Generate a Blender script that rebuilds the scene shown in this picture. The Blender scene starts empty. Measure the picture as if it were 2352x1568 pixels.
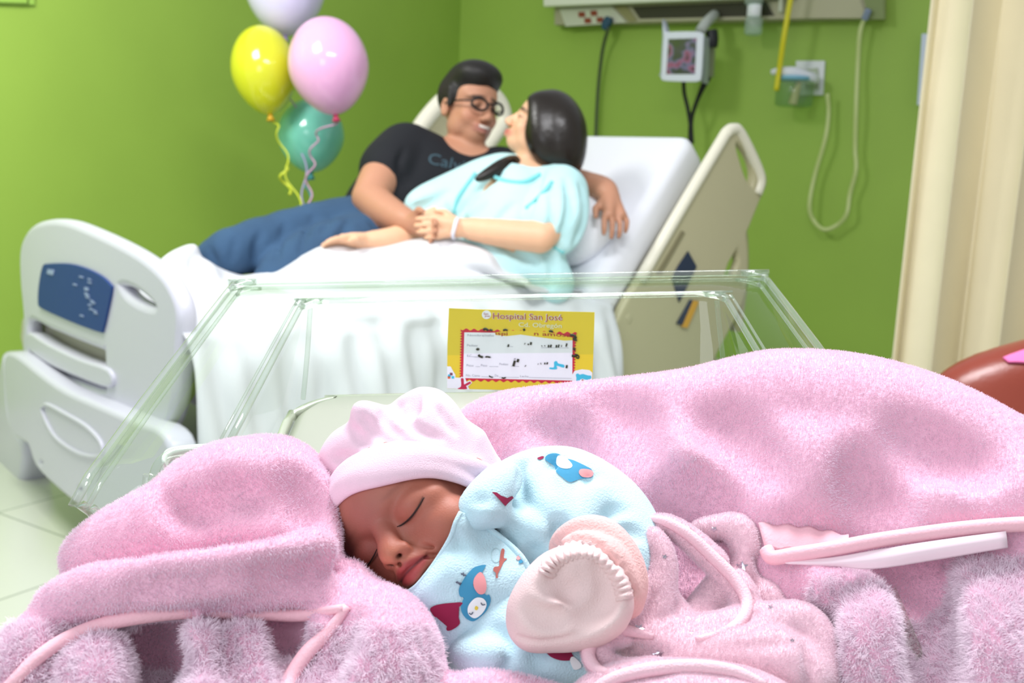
import bpy, bmesh, math, random
import numpy as np
from math import sin, cos, radians, pi, atan2
from mathutils import Vector, Matrix
from mathutils.bvhtree import BVHTree
random.seed(7); rng = np.random.default_rng(7)
S = bpy.context.scene; COL = S.collection
# ---------------------------------------------------------------- camera
CH, FP, PT, RL, CX, CY = 1.15, 2400., radians(9.7), radians(2.6), 1176., 784.
CP = np.array([0, 0, CH]); FW = np.array([0, cos(PT), -sin(PT)]); WX = np.array([1., 0, 0]); VV = np.array([0, sin(PT), cos(PT)])
RT = WX*cos(RL)+VV*sin(RL); UP = VV*cos(RL)-WX*sin(RL)
cd = bpy.data.cameras.new('camera'); cam = bpy.data.objects.new('camera', cd); COL.objects.link(cam); S.camera = cam
cam.matrix_world = Matrix(((RT[0], UP[0], -FW[0], CP[0]), (RT[1], UP[1], -FW[1], CP[1]), (RT[2], UP[2], -FW[2], CP[2]), (0, 0, 0, 1)))
cd.sensor_width = 36; cd.lens = 36*FP/2352; cd.clip_start = .02; cd.clip_end = 50
cd.dof.use_dof = True; cd.dof.focus_distance = .66; cd.dof.aperture_fstop = 12.0
# ---------------------------------------------------------------- light
w = bpy.data.worlds.new('world'); S.world = w; w.use_nodes = True
w.node_tree.nodes['Background'].inputs[0].default_value = (.90, .95, 1, 1); w.node_tree.nodes['Background'].inputs[1].default_value = .60
def area(name, loc, target, size, sizey, power, col=(1, 1, 1)):
    l = bpy.data.lights.new(name, 'AREA'); l.shape = 'RECTANGLE'; l.size = size; l.size_y = sizey; l.energy = power; l.color = col
    o = bpy.data.objects.new(name, l); COL.objects.link(o); o.location = loc
    o.rotation_euler = (Vector(target)-Vector(loc)).to_track_quat('-Z', 'Y').to_euler(); return o
area('ceiling_panel_left', (-1.6, 2.3, 2.75), (-2.3, 3.7, 1.1), .9, .6, 60, (1, 1, .97))
area('ceiling_panel_right', (.15, 1.35, 2.75), (.15, 1.1, .6), 1.2, .6, 69, (.97, .97, 1))
area('window_daylight', (-1.3, -1.2, 1.9), (.1, 1.6, .9), 1.4, 1.2, 23, (.88, .92, 1))
S.view_settings.view_transform = 'Standard'; S.view_settings.look = 'None'; S.view_settings.exposure = .08
S.cycles.transparent_max_bounces = 24; S.view_settings.gamma = 1; S.view_settings.use_curve_mapping = False
# ---------------------------------------------------------------- helpers
def U(px, py, d): return CP+d*(FW+(px-CX)/FP*RT-(py-CY)/FP*UP)
def RAY(px, py):
    v = FW+(px-CX)/FP*RT-(py-CY)/FP*UP; return v/np.linalg.norm(v)
def PLN(px, py, o, n):
    v = RAY(px, py); return CP+v*np.dot(np.array(o)-CP, n)/np.dot(v, n)
def G(px, py, z=0): return PLN(px, py, (0, 0, z), np.array([0, 0, 1.]))
def pix(P):
    v = np.asarray(P)-CP; d = v@FW; return np.stack([CX+FP*(v@RT)/d, CY-FP*(v@UP)/d, d], -1)
def lin(c):
    if isinstance(c, str): c = tuple(int(c[i:i+2], 16)/255 for i in (0, 2, 4))
    return tuple(x/12.92 if x <= .04045 else ((x+.055)/1.055)**2.4 for x in c)+(1,)
MATS = {}
def mat(name, col, rough=.5, metal=0, bump=0, bscale=80, trans=0, ior=1.45, sheen=0, sss=0, sssr=(.01, .004, .003), alpha=1, var=0, vscale=6, emis=0, coat=0, spec=.5, attr=None):
    if name in MATS: return MATS[name]
    m = bpy.data.materials.new(name); m.use_nodes = True; n = m.node_tree.nodes; L = m.node_tree.links; b = n['Principled BSDF']
    c = lin(col); b.inputs['Base Color'].default_value = c; b.inputs['Roughness'].default_value = rough; b.inputs['Metallic'].default_value = metal
    b.inputs['Transmission Weight'].default_value = trans; b.inputs['IOR'].default_value = ior; b.inputs['Alpha'].default_value = alpha
    b.inputs['Sheen Weight'].default_value = sheen; b.inputs['Sheen Roughness'].default_value = .5
    b.inputs['Coat Weight'].default_value = coat; b.inputs['Specular IOR Level'].default_value = spec
    if sss: b.inputs['Subsurface Weight'].default_value = sss; b.inputs['Subsurface Radius'].default_value = sssr; b.inputs['Subsurface Scale'].default_value = 1
    if emis: b.inputs['Emission Color'].default_value = c; b.inputs['Emission Strength'].default_value = emis
    tc = n.new('ShaderNodeTexCoord')
    src = None
    if attr:
        a = n.new('ShaderNodeAttribute'); a.attribute_name = attr; src = a.outputs['Color']
    if var or attr:
        nz = n.new('ShaderNodeTexNoise'); nz.inputs['Scale'].default_value = vscale; nz.inputs['Detail'].default_value = 3; L.new(tc.outputs['Object'], nz.inputs['Vector'])
        h = n.new('ShaderNodeHueSaturation'); mr = n.new('ShaderNodeMapRange'); mr.inputs['From Min'].default_value = .3; mr.inputs['From Max'].default_value = .7
        mr.inputs['To Min'].default_value = 1-var; mr.inputs['To Max'].default_value = 1+var
        L.new(nz.outputs['Fac'], mr.inputs['Value']); L.new(mr.outputs['Result'], h.inputs['Value'])
        if src: L.new(src, h.inputs['Color'])
        else: h.inputs['Color'].default_value = c
        L.new(h.outputs['Color'], b.inputs['Base Color'])
    if bump:
        nz = n.new('ShaderNodeTexNoise'); nz.inputs['Scale'].default_value = bscale; nz.inputs['Detail'].default_value = 4; L.new(tc.outputs['Object'], nz.inputs['Vector'])
        bp = n.new('ShaderNodeBump'); bp.inputs['Strength'].default_value = bump; bp.inputs['Distance'].default_value = .002
        L.new(nz.outputs['Fac'], bp.inputs['Height']); L.new(bp.outputs['Normal'], b.inputs['Normal'])
    MATS[name] = m; return m
def clear_plastic(name, tint, rough=.02, fres=1.5, milk=.0):
    m = bpy.data.materials.new(name); m.use_nodes = True; n = m.node_tree.nodes; L = m.node_tree.links; n.remove(n['Principled BSDF'])
    t = n.new('ShaderNodeBsdfTransparent'); t.inputs[0].default_value = lin(tint); g = n.new('ShaderNodeBsdfGlossy'); g.inputs['Roughness'].default_value = rough
    lw = n.new('ShaderNodeLayerWeight'); lw.inputs['Blend'].default_value = .5; pw_ = n.new('ShaderNodeMath'); pw_.operation = 'POWER'; pw_.inputs[1].default_value = 3.5
    f = n.new('ShaderNodeMath'); f.operation = 'MULTIPLY_ADD'; f.inputs[1].default_value = fres-1; f.inputs[2].default_value = .035; f.use_clamp = True
    L.new(lw.outputs['Facing'], pw_.inputs[0]); L.new(pw_.outputs[0], f.inputs[0]); mx = n.new('ShaderNodeMixShader')
    L.new(f.outputs[0], mx.inputs[0]); L.new(t.outputs[0], mx.inputs[1]); L.new(g.outputs[0], mx.inputs[2]); out = mx
    if milk:
        d = n.new('ShaderNodeBsdfDiffuse'); d.inputs[0].default_value = (.8, .85, .8, 1); m2 = n.new('ShaderNodeMixShader'); m2.inputs[0].default_value = milk
        L.new(mx.outputs[0], m2.inputs[1]); L.new(d.outputs[0], m2.inputs[2]); out = m2
    L.new(out.outputs[0], n['Material Output'].inputs[0]); return m
def props(o, label=None, cat=None, group=None, kind=None):
    if label: o['label'] = label
    if cat: o['category'] = cat
    if group: o['group'] = group
    if kind: o['kind'] = kind
    return o
def thing(name, label, cat, loc=(0, 0, 0), group=None):
    o = bpy.data.objects.new(name, None); COL.objects.link(o); o.location = loc; o.empty_display_size = .05; return props(o, label, cat, group)
def link(name, me, m=None, parent=None, smooth=True):
    o = bpy.data.objects.new(name, me); COL.objects.link(o)
    if m: me.materials.append(m)
    if smooth: me.polygons.foreach_set('use_smooth', [True]*len(me.polygons))
    if parent is not None: o.parent = parent; o.matrix_parent_inverse = Matrix.Translation(-Vector(parent.location)) if parent.type == 'EMPTY' else Matrix.Identity(4)
    return o
# every mesh is built in world coordinates; a part's parent inverse cancels its Empty's location
def mesh(name, vs, fs, m=None, parent=None, smooth=True):
    me = bpy.data.meshes.new(name); me.from_pydata([tuple(map(float, v)) for v in vs], [], [tuple(map(int, f)) for f in fs]); me.update()
    return link(name, me, m, parent, smooth)
def bmobj(name, bm, m=None, parent=None, smooth=True):
    bmesh.ops.recalc_face_normals(bm, faces=bm.faces); me = bpy.data.meshes.new(name); bm.to_mesh(me); bm.free(); return link(name, me, m, parent, smooth)
def bev(o, wd=.004, seg=3, ang=35):
    b = o.modifiers.new('bevel', 'BEVEL'); b.width = wd; b.segments = seg; b.limit_method = 'ANGLE'; b.angle_limit = radians(ang); o.data.polygons.foreach_set('use_smooth', [True]*len(o.data.polygons))
    wn = o.modifiers.new('wn', 'WEIGHTED_NORMAL'); wn.keep_sharp = True; return o
def prism(name, pts, vec, m, parent=None, bevel=.003):
    n = len(pts); vec = np.array(vec); vs = [np.array(p) for p in pts]+[np.array(p)+vec for p in pts]
    fs = [tuple(range(n)), tuple(range(2*n-1, n-1, -1))]+[(i, (i+1) % n+0, (i+1) % n+n, i+n) for i in range(n)]
    bm = bmesh.new(); bv = [bm.verts.new(tuple(map(float, v))) for v in vs]
    for f in fs: bm.faces.new([bv[i] for i in f])
    o = bmobj(name, bm, m, parent, False)
    return bev(o, bevel) if bevel else o
def boxf(name, o, ax, ay, az, m, parent=None, bevel=.003):
    o, ax, ay, az = map(np.array, (o, ax, ay, az)); return prism(name, [o, o+ax, o+ax+ay, o+ay], az, m, parent, bevel)
def crs(P, n):
    P = np.asarray(P, float); k = len(P)
    if k == 2: t = np.linspace(0, 1, n+1)[:, None]; return P[0]*(1-t)+P[1]*t
    Q = np.concatenate([[2*P[0]-P[1]], P, [2*P[-1]-P[-2]]]); out = []
    for i in range(k-1):
        a, b, c, d = Q[i:i+4]
        for j in range(n):
            t = j/n; out.append(.5*((2*b)+(-a+c)*t+(2*a-5*b+4*c-d)*t*t+(-a+3*b-3*c+d)*t**3))
    out.append(P[-1]); return np.array(out)
def crc(P, n):   # closed
    P = np.asarray(P, float); k = len(P); out = []
    for i in range(k):
        a, b, c, d = P[i-1], P[i], P[(i+1) % k], P[(i+2) % k]
        for j in range(n):
            t = j/n; out.append(.5*((2*b)+(-a+c)*t+(2*a-5*b+4*c-d)*t*t+(-a+3*b-3*c+d)*t**3))
    return np.array(out)
def tube(name, P, r, m, parent=None, seg=10, closed=False, n=6, raw=False):
    P = np.asarray(P, float)
    if not raw: P = crc(P, n) if closed else crs(P, n)
    k = len(P); rr = np.ones(k)*r if np.isscalar(r) else np.interp(np.linspace(0, 1, k), np.linspace(0, 1, len(r)), r)
    T = np.gradient(P, axis=0) if not closed else np.roll(P, -1, 0)-np.roll(P, 1, 0)
    T /= np.linalg.norm(T, axis=1)[:, None]+1e-12; N = np.cross(T[0], [0, 0, 1.]);
    if np.linalg.norm(N) < .1: N = np.cross(T[0], [0, 1., 0])
    vs = []
    for i in range(k):
        N = N-T[i]*np.dot(N, T[i]); N /= np.linalg.norm(N); B = np.cross(T[i], N)
        for j in range(seg):
            a = 2*pi*j/seg; vs.append(P[i]+rr[i]*(cos(a)*N+sin(a)*B))
    fs = []
    for i in range(k if closed else k-1):
        i2 = (i+1) % k
        for j in range(seg): fs.append((i*seg+j, i*seg+(j+1) % seg, i2*seg+(j+1) % seg, i2*seg+j))
    if not closed: fs += [tuple(range(seg-1, -1, -1)), tuple(range((k-1)*seg, k*seg))]
    return mesh(name, vs, fs, m, parent)
def lathe(name, prof, M, m, parent=None, seg=32):   # prof: (r, z) list; M 4x4
    vs = []; fs = []
    for r, z in prof:
        for j in range(seg): vs.append(M @ Vector((r*cos(2*pi*j/seg), r*sin(2*pi*j/seg), z)))
    for i in range(len(prof)-1):
        for j in range(seg): fs.append((i*seg+j, i*seg+(j+1) % seg, (i+1)*seg+(j+1) % seg, (i+1)*seg+j))
    fs += [tuple(range(seg-1, -1, -1)), tuple(range((len(prof)-1)*seg, len(prof)*seg))]
    return mesh(name, vs, fs, m, parent)
def frameM(o, z, x=None):
    z = Vector(z).normalized(); x = Vector(x) if x is not None else (Vector((1, 0, 0)) if abs(z.x) < .9 else Vector((0, 1, 0)))
    x = (x-z*x.dot(z)).normalized(); y = z.cross(x); M = Matrix((x, y, z)).transposed().to_4x4(); M.translation = Vector(o); return M
def sheet(name, rows, m, parent=None, th=.003, nu=8, nv=8, px=True, wob=None):
    G0 = np.array([[U(*p) if px else p for p in r] for r in rows]); A = np.array([crs(r, nu) for r in G0]); B = np.array([crs(A[:, j], nv) for j in range(A.shape[1])]).transpose(1, 0, 2)
    if wob is not None: B = wob(B)
    a, b = B.shape[:2]; fs = [(i*b+j, i*b+j+1, (i+1)*b+j+1, (i+1)*b+j) for i in range(a-1) for j in range(b-1)]
    o = mesh(name, B.reshape(-1, 3), fs, m, parent)
    if th: s = o.modifiers.new('solid', 'SOLIDIFY'); s.thickness = th; s.offset = 0
    return o
def plate(name, o, ex, ey, outline, holes, th, m, parent=None, bv=.004, res=1):
    # outline and holes: px lists projected to the plane (o, ex, ey); extruded both ways
    n = np.cross(ex, ey); n /= np.linalg.norm(n); cu = bpy.data.curves.new(name, 'CURVE'); cu.dimensions = '2D'; cu.fill_mode = 'BOTH'; cu.extrude = max(th/2-bv, 1e-4); cu.bevel_depth = bv; cu.bevel_resolution = 3
    for L in [outline]+holes:
        P = np.array([PLN(x, y, o, n) for x, y in L]); P2 = np.stack([(P-o)@ex, (P-o)@ey], 1)
        sp = cu.splines.new('POLY'); sp.points.add(len(P2)-1); sp.use_cyclic_u = True
        for i, q in enumerate(P2): sp.points[i].co = (q[0], q[1], 0, 1)
    t = bpy.data.objects.new('tmp', cu); COL.objects.link(t); bpy.context.view_layer.update()
    me = bpy.data.meshes.new_from_object(t.evaluated_get(bpy.context.evaluated_depsgraph_get())); bpy.data.objects.remove(t); bpy.data.curves.remove(cu)
    me.name = name; me.transform(Matrix(((ex[0], ey[0], n[0], o[0]), (ex[1], ey[1], n[1], o[1]), (ex[2], ey[2], n[2], o[2]), (0, 0, 0, 1)))); me.materials.clear()
    ob = link(name, me, m, parent, False); return ob
def sm(L, n=4): return [tuple(p) for p in crc(np.array(L, float), n)]
def text(name, s, M, size, m, parent=None, ext=.0004, align='CENTER', font=None):
    cu = bpy.data.curves.new(name, 'FONT'); cu.body = s; cu.size = size; cu.extrude = ext; cu.align_x = align; cu.align_y = 'CENTER'
    t = bpy.data.objects.new('tmp', cu); COL.objects.link(t); bpy.context.view_layer.update()
    me = bpy.data.meshes.new_from_object(t.evaluated_get(bpy.context.evaluated_depsgraph_get())); bpy.data.objects.remove(t); bpy.data.curves.remove(cu)
    me.name = name; me.transform(M); me.materials.clear(); return link(name, me, m, parent, False)
# ---- signed distance modelling: capsules, ellipsoids and cuts blended on a grid, meshed by surface nets
class SDF:
    def __init__(s, lo, hi, h):
        s.lo = np.array(lo, float); s.h = h; s.n = np.ceil((np.array(hi)-s.lo)/h).astype(int)+1; s.F = np.full(s.n, .03, np.float32)
        s.ax = [s.lo[i]+h*np.arange(s.n[i]) for i in range(3)]
    def blk(s, lo, hi):
        a = np.clip(np.floor((np.array(lo)-s.lo)/s.h).astype(int), 0, s.n); b = np.clip(np.ceil((np.array(hi)-s.lo)/s.h).astype(int)+1, 0, s.n)
        if (b-a).min() <= 0: return None, None
        sl = tuple(slice(a[i], b[i]) for i in range(3)); X, Y, Z = np.meshgrid(*[s.ax[i][a[i]:b[i]] for i in range(3)], indexing='ij')
        return sl, np.stack([X, Y, Z], -1)
    def put(s, sl, d, k, op):
        A = s.F[sl]
        if op == 'u': h = np.clip(.5+.5*(A-d)/k, 0, 1); s.F[sl] = A*(1-h)+d*h-k*h*(1-h)
        elif op == 's': h = np.clip(.5-.5*(A+d)/k, 0, 1); s.F[sl] = A*(1-h)-d*h+k*h*(1-h)
    def ell(s, c, r, k=.004, M=None, op='u'):
        c = np.array(c); r = np.array(r, float)*np.ones(3); m = r.max()+k+.031; sl, P = s.blk(c-m, c+m)
        if sl is None: return s
        Q = P-c
        if M is not None: Q = Q@np.array(M)
        q = Q/r; l = np.sqrt((q**2).sum(-1))+1e-9; g = np.sqrt(((q/r)**2).sum(-1))+1e-9; d = l*(l-1)/g
        s.put(sl, np.clip(d, -1, .06), k, op); return s
    def cap(s, a, b, ra, rb, k=.004, op='u', flat=None, ff=1.):
        a = np.array(a); b = np.array(b); m = max(ra, rb)+k+.031
        sl, P = s.blk(np.minimum(a, b)-m, np.maximum(a, b)+m)
        if sl is None: return s
        Q = P-a; ab = b-a; t = np.clip((Q@ab)/max(ab@ab, 1e-12), 0, 1); D = Q-t[..., None]*ab
        if flat is not None: D = D+(ff-1)*(D@flat)[..., None]*flat
        d = np.sqrt((D**2).sum(-1))-(ra+(rb-ra)*t)
        s.put(sl, d, k, op); return s
    def chain(s, pts, k=.004, op='u', sub=3, flat=None, ff=1.):   # pts: world xyz + radius
        Q = crs(np.array(pts, float), sub) if len(pts) > 2 else np.array(pts, float)
        for i in range(len(Q)-1): s.cap(Q[i, :3], Q[i+1, :3], abs(Q[i, 3]), abs(Q[i+1, 3]), k, op, flat, ff)
        return s
    def pch(s, pts, k=.004, op='u', sub=3, flat=None, ff=1.):      # pts: px, py, depth, radius in px
        return s.chain([tuple(U(x, y, d))+(r*d/FP,) for x, y, d, r in pts], k, op, sub, flat, ff)
    def snap(s): s.T = bvh(s.mesh(0, 0)); return s
    def groove(s, lines, k=.008, op='s', lift=0.):   # lines of (px, py, radius px) laid on the surface snapped last
        for L in lines:
            Q = crs(np.array([l[:3] for l in L], float), 3); P = []; d0 = None
            for x, y, r in Q:
                p, n = hit(s.T, x, y); d = pix(p)[2] if p is not None else d0
                if d is None: continue
                d0 = d; P.append((x, y, d-lift*abs(r)*d/FP, abs(r)))
            if len(P) > 1:
                D_ = np.array([p[2] for p in P]); 
                if len(D_) > 4: D_[1:-1] = (D_[:-2]+D_[1:-1]+D_[2:])/3
                s.pch([(p[0], p[1], dd, p[3]) for p, dd in zip(P, D_)], k, op, 1)
        return s
    def half(s, o, n, k=.002):  # cut away the side the normal points to
        X, Y, Z = np.meshgrid(*s.ax, indexing='ij'); d = (X-o[0])*n[0]+(Y-o[1])*n[1]+(Z-o[2])*n[2]
        A = s.F; h = np.clip(.5-.5*(d-A)/k, 0, 1); s.F = (d*(1-h)+A*h+k*h*(1-h)).astype(np.float32); return s
    def mesh(s, blur=0, smooth=0):
        F = s.F
        for i in range(3):
            for e in (0, -1):
                ix = [slice(None)]*3; ix[i] = e; F[tuple(ix)] = np.maximum(F[tuple(ix)], s.h)
        for _ in range(blur):
            for i in range(3): F = .25*np.roll(F, 1, i)+.5*F+.25*np.roll(F, -1, i)
        I = F < 0; n = np.array(F.shape)-1
        c = [(i, j, k) for i in (0, 1) for j in (0, 1) for k in (0, 1)]
        sub = lambda A, q: A[q[0]:q[0]+n[0], q[1]:q[1]+n[1], q[2]:q[2]+n[2]]
        cnt = sum(sub(I, q).astype(np.int8) for q in c); act = (cnt > 0) & (cnt < 8); idx = np.argwhere(act)
        vid = np.full(n, -1, np.int64); vid[act] = np.arange(len(idx)); acc = np.zeros((len(idx), 3)); num = np.zeros(len(idx))
        for q in c:
            for ax in range(3):
                if q[ax]: continue
                q2 = list(q); q2[ax] = 1
                fa = F[tuple((idx+q).T)].astype(float); fb = F[tuple((idx+q2).T)].astype(float); x = (fa < 0) != (fb < 0)
                t = np.where(x, fa/np.where(x, fa-fb, 1), 0); p = np.array(q, float)[None]+0*acc; p[:, ax] += t
                acc[x] += p[x]; num[x] += 1
        V = s.lo+s.h*(idx+acc/num[:, None]); fs = []
        for ax in range(3):
            o1, o2 = [i for i in range(3) if i != ax]; e = np.zeros(3, int); e[ax] = 1
            A = I[:-1, :, :] if ax == 0 else I[:, :-1, :] if ax == 1 else I[:, :, :-1]; B = I[1:, :, :] if ax == 0 else I[:, 1:, :] if ax == 1 else I[:, :, 1:]
            E = np.argwhere(A != B); E = E[(E[:, o1] > 0) & (E[:, o2] > 0) & (E[:, o1] < n[o1]) & (E[:, o2] < n[o2])]
            ins = I[tuple(E.T)]; d1 = np.zeros(3, int); d1[o1] = 1; d2 = np.zeros(3, int); d2[o2] = 1
            q = np.stack([vid[tuple((E-d1-d2).T)], vid[tuple((E-d2).T)], vid[tuple(E.T)], vid[tuple((E-d1).T)]], 1)
            fl = ins if ax != 1 else ~ins; q[~fl] = q[~fl][:, ::-1]; fs.append(q)
        Fq = np.concatenate(fs)
        ne = np.concatenate([Fq[:, [0, 1]], Fq[:, [1, 2]], Fq[:, [2, 3]], Fq[:, [3, 0]]])
        for _ in range(smooth):
            a = np.stack([np.bincount(ne[:, 0], V[ne[:, 1], i], len(V)) for i in range(3)], 1); k = np.bincount(ne[:, 0], minlength=len(V))[:, None]; V = .4*V+.6*a/np.maximum(k, 1)
        return V, Fq
def fmesh(name, VF, m, parent=None):
    V, Fq = VF; me = bpy.data.meshes.new(name); me.vertices.add(len(V)); me.vertices.foreach_set('co', V.astype(np.float32).ravel())
    me.loops.add(Fq.size); me.loops.foreach_set('vertex_index', Fq.astype(np.int32).ravel()); me.polygons.add(len(Fq)); me.polygons.foreach_set('loop_start', np.arange(0, Fq.size, Fq.shape[1], dtype=np.int32))
    me.polygons.foreach_set('use_smooth', np.ones(len(Fq), bool)); me.update(calc_edges=True); me.validate(); return link(name, me, m, parent, False)
def bvh(VF): return BVHTree.FromPolygons([tuple(v) for v in VF[0].tolist()], VF[1].tolist())
def hit(T, px, py):
    h = T.ray_cast(Vector(CP), Vector(RAY(px, py))); return (np.array(h[0]), np.array(h[1])) if h[0] is not None else (None, None)
def vcol(o, C):
    a = o.data.color_attributes.new('tone', 'FLOAT_COLOR', 'POINT'); a.data.foreach_set('color', np.concatenate([C, np.ones((len(C), 1))], 1).astype(np.float32).ravel())
def decal(name, T, poly, m, parent, off=.0004, smooth=True, step=3.):
    P = crc(np.array(poly, float), 5) if smooth else np.array(poly, float)
    bm = bmesh.new(); f = bm.faces.new([bm.verts.new((x, y, 0)) for x, y in P]); bmesh.ops.triangulate(bm, faces=[f])
    for _ in range(6):
        L = [e for e in bm.edges if e.calc_length() > step]
        if not L: break
        bmesh.ops.subdivide_edges(bm, edges=L, cuts=1); bmesh.ops.triangulate(bm, faces=[f for f in bm.faces if len(f.verts) > 3])
    bad = []
    for v in bm.verts:
        p, n = hit(T, v.co.x, v.co.y)
        if p is None: bad.append(v); continue
        r = RAY(v.co.x, v.co.y); v.co = p-r*off
    bmesh.ops.delete(bm, geom=bad, context='VERTS'); me = bpy.data.meshes.new(name); bm.to_mesh(me); bm.free(); return link(name, me, m, parent, True)
def pile(name, VF, m, parent, n, L, rad, keep=None, clump=.5, seed=3, lift=.75, cs=300.):
    r = np.random.default_rng(seed); V, Fq = VF; T = np.concatenate([Fq[:, [0, 1, 2]], Fq[:, [0, 2, 3]]]); a, b, c = V[T[:, 0]], V[T[:, 1]], V[T[:, 2]]
    N = np.cross(b-a, c-a); A = np.linalg.norm(N, axis=1)+1e-15; N /= A[:, None]; ce = (a+b+c)/3; q = pix(ce)
    vis = (q[:, 0] > -60) & (q[:, 0] < 2412) & (q[:, 1] < 1640) & (q[:, 1] > 700) & (((CP-ce)*N).sum(1)/np.linalg.norm(CP-ce, axis=1) > -.35)
    if keep is not None: vis &= keep(q)
    w = A*vis; pick = r.choice(len(T), n, p=w/w.sum()); u, v = r.random(n), r.random(n); fl = u+v > 1; u[fl] = 1-u[fl]; v[fl] = 1-v[fl]
    P = a[pick]+u[:, None]*(b-a)[pick]+v[:, None]*(c-a)[pick]; NN = N[pick]
    fr = [(1, .3, .7), (-.6, 1, .2), (.2, -.8, 1), (.9, .8, -.5)]
    fld = np.stack([sum(np.sin(P@(np.array(fr[(i+j) % 4])*cs*(1+.6*j))+i*2.1+j) for j in range(4)) for i in range(3)], 1)*clump*.5
    D = NN*lift+fld*.5+r.normal(0, .32, (n, 3)); D /= np.linalg.norm(D, axis=1)[:, None]
    # never point into the cloth
    dt = (D*NN).sum(1); D += NN*np.maximum(.15-dt, 0)[:, None]; D /= np.linalg.norm(D, axis=1)[:, None]
    ln = L*(.6+.7*r.random(n))[:, None]; g = r.normal(0, .25, (n, 3)); pts = np.stack([P-NN*.0004, P+D*ln*.5, P+(D+g*.5-np.array([0, 0, .12]))*ln], 1)
    cu = bpy.data.hair_curves.new(name); cu.add_curves([3]*n); cu.points.foreach_set('position', pts.astype(np.float32).ravel())
    ra = cu.attributes.get('radius') or cu.attributes.new('radius', 'FLOAT', 'POINT'); ra.data.foreach_set('value', np.tile(np.array([rad, rad*.9, rad*.35], np.float32), n))
    return link2(name, cu, m, parent)
def link2(name, da, m, parent):
    o = bpy.data.objects.new(name, da); COL.objects.link(o); da.materials.append(m)
    if parent is not None: o.parent = parent; o.matrix_parent_inverse = Matrix.Translation(-Vector(parent.location)) if parent.type == 'EMPTY' else Matrix.Identity(4)
    return o
# ================================================================ room
AZ = radians(31); DL = np.array([sin(AZ), cos(AZ), 0]); DB = np.array([cos(AZ), -sin(AZ), 0])   # along the left wall (away), along the back wall (to the right)
A0 = G(0, 981); CR = A0+DL*3.19                                                                # floor point of the left wall, room corner
NL = DB.copy(); NB = -DL                                                                       # inward normals
def WB(px, py, off=0): return PLN(px, py, CR+NB*off, NB)
def WL(px, py, off=0): return PLN(px, py, CR+NL*off, NL)
Z = np.array([0, 0, 1.])
green = mat('green_wall_paint', '98b94c', .55, bump=.06, bscale=220, var=.03, vscale=2)
def box(name, o, ax, ay, az, m, kind='structure'): return props(boxf(name, o, ax, ay, az, m, None, 0), kind=kind)
box('wall_left', CR-NL*.12-DL*4.6-Z*.02, NL*.12, DL*4.7, Z*2.75, green)
box('wall_back', CR-NL*.12-Z*.02, DB*5.2, DL*.12, Z*2.75, green)
fl = bpy.data.materials.new('floor_tiles'); fl.use_nodes = True; n_ = fl.node_tree.nodes; L_ = fl.node_tree.links
tc_ = n_.new('ShaderNodeTexCoord'); mp_ = n_.new('ShaderNodeMapping'); mp_.inputs['Rotation'].default_value = (0, 0, AZ+.02); br_ = n_.new('ShaderNodeTexBrick')
br_.offset = 0; br_.inputs['Scale'].default_value = 1; br_.inputs['Brick Width'].default_value = .6; br_.inputs['Row Height'].default_value = .6; br_.inputs['Mortar Size'].default_value = .004
br_.inputs['Color1'].default_value = lin('c9cdbf'); br_.inputs['Color2'].default_value = lin('c4c9bb'); br_.inputs['Mortar'].default_value = lin('9aa092')
L_.new(tc_.outputs['Object'], mp_.inputs['Vector']); L_.new(mp_.outputs['Vector'], br_.inputs['Vector']); L_.new(br_.outputs['Color'], n_['Principled BSDF'].inputs['Base Color']); n_['Principled BSDF'].inputs['Roughness'].default_value = .22
props(mesh('floor', [(-4, -2.2, 0), (6, -2.2, 0), (6, 8.5, 0), (-4, 8.5, 0), (-4, -2.2, -.05), (6, -2.2, -.05), (6, 8.5, -.05), (-4, 8.5, -.05)], [(0, 1, 2, 3), (7, 6, 5, 4), (0, 4, 5, 1), (1, 5, 6, 2), (2, 6, 7, 3), (3, 7, 4, 0)], fl, None, False), kind='structure')
skirt = mat('pale_skirting', 'c3c9b6', .4)
props(boxf('baseboard_left', CR-DL*4.6, DL*4.6, NL*.012, Z*.1, skirt, None, .003), kind='structure')
props(boxf('baseboard_back', CR, DB*5.1, NB*.012, Z*.1, skirt, None, .003), kind='structure')
# ---- wall vent at the top left, just in frame
white = mat('white_plastic', 'e6e8ec', .35); cream = mat('cream_plastic', 'd9d6c4', .35); ivory = mat('ivory_bed_plastic', 'c4c4cf', .32, bump=.03, bscale=300)
grey = mat('grey_metal', '9a9c98', .35, metal=.6); darkp = mat('black_plastic', '17191c', .45)
vt = prism('wall_plate', [WL(-90, -70, 0), WL(78, -70, 0), WL(76, 12, 0), WL(-90, 6, 0)], NL*.012, mat('green_plate_paint', '9cc456', .4), None, .003)
props(vt, 'small green painted cover plate high on the left wall, cut by the frame corner', 'plate')
prism('plate_rim', [WL(-90, 2, .012), WL(62, 7, .012), WL(62, -40, .012), WL(66, -40, .012), WL(66, 11, .012), WL(-90, 5, .012)], NL*.002, mat('plate_rim_green', '5f7a2c', .6), vt, 0)  # darker green border strip along the plate edge
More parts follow.
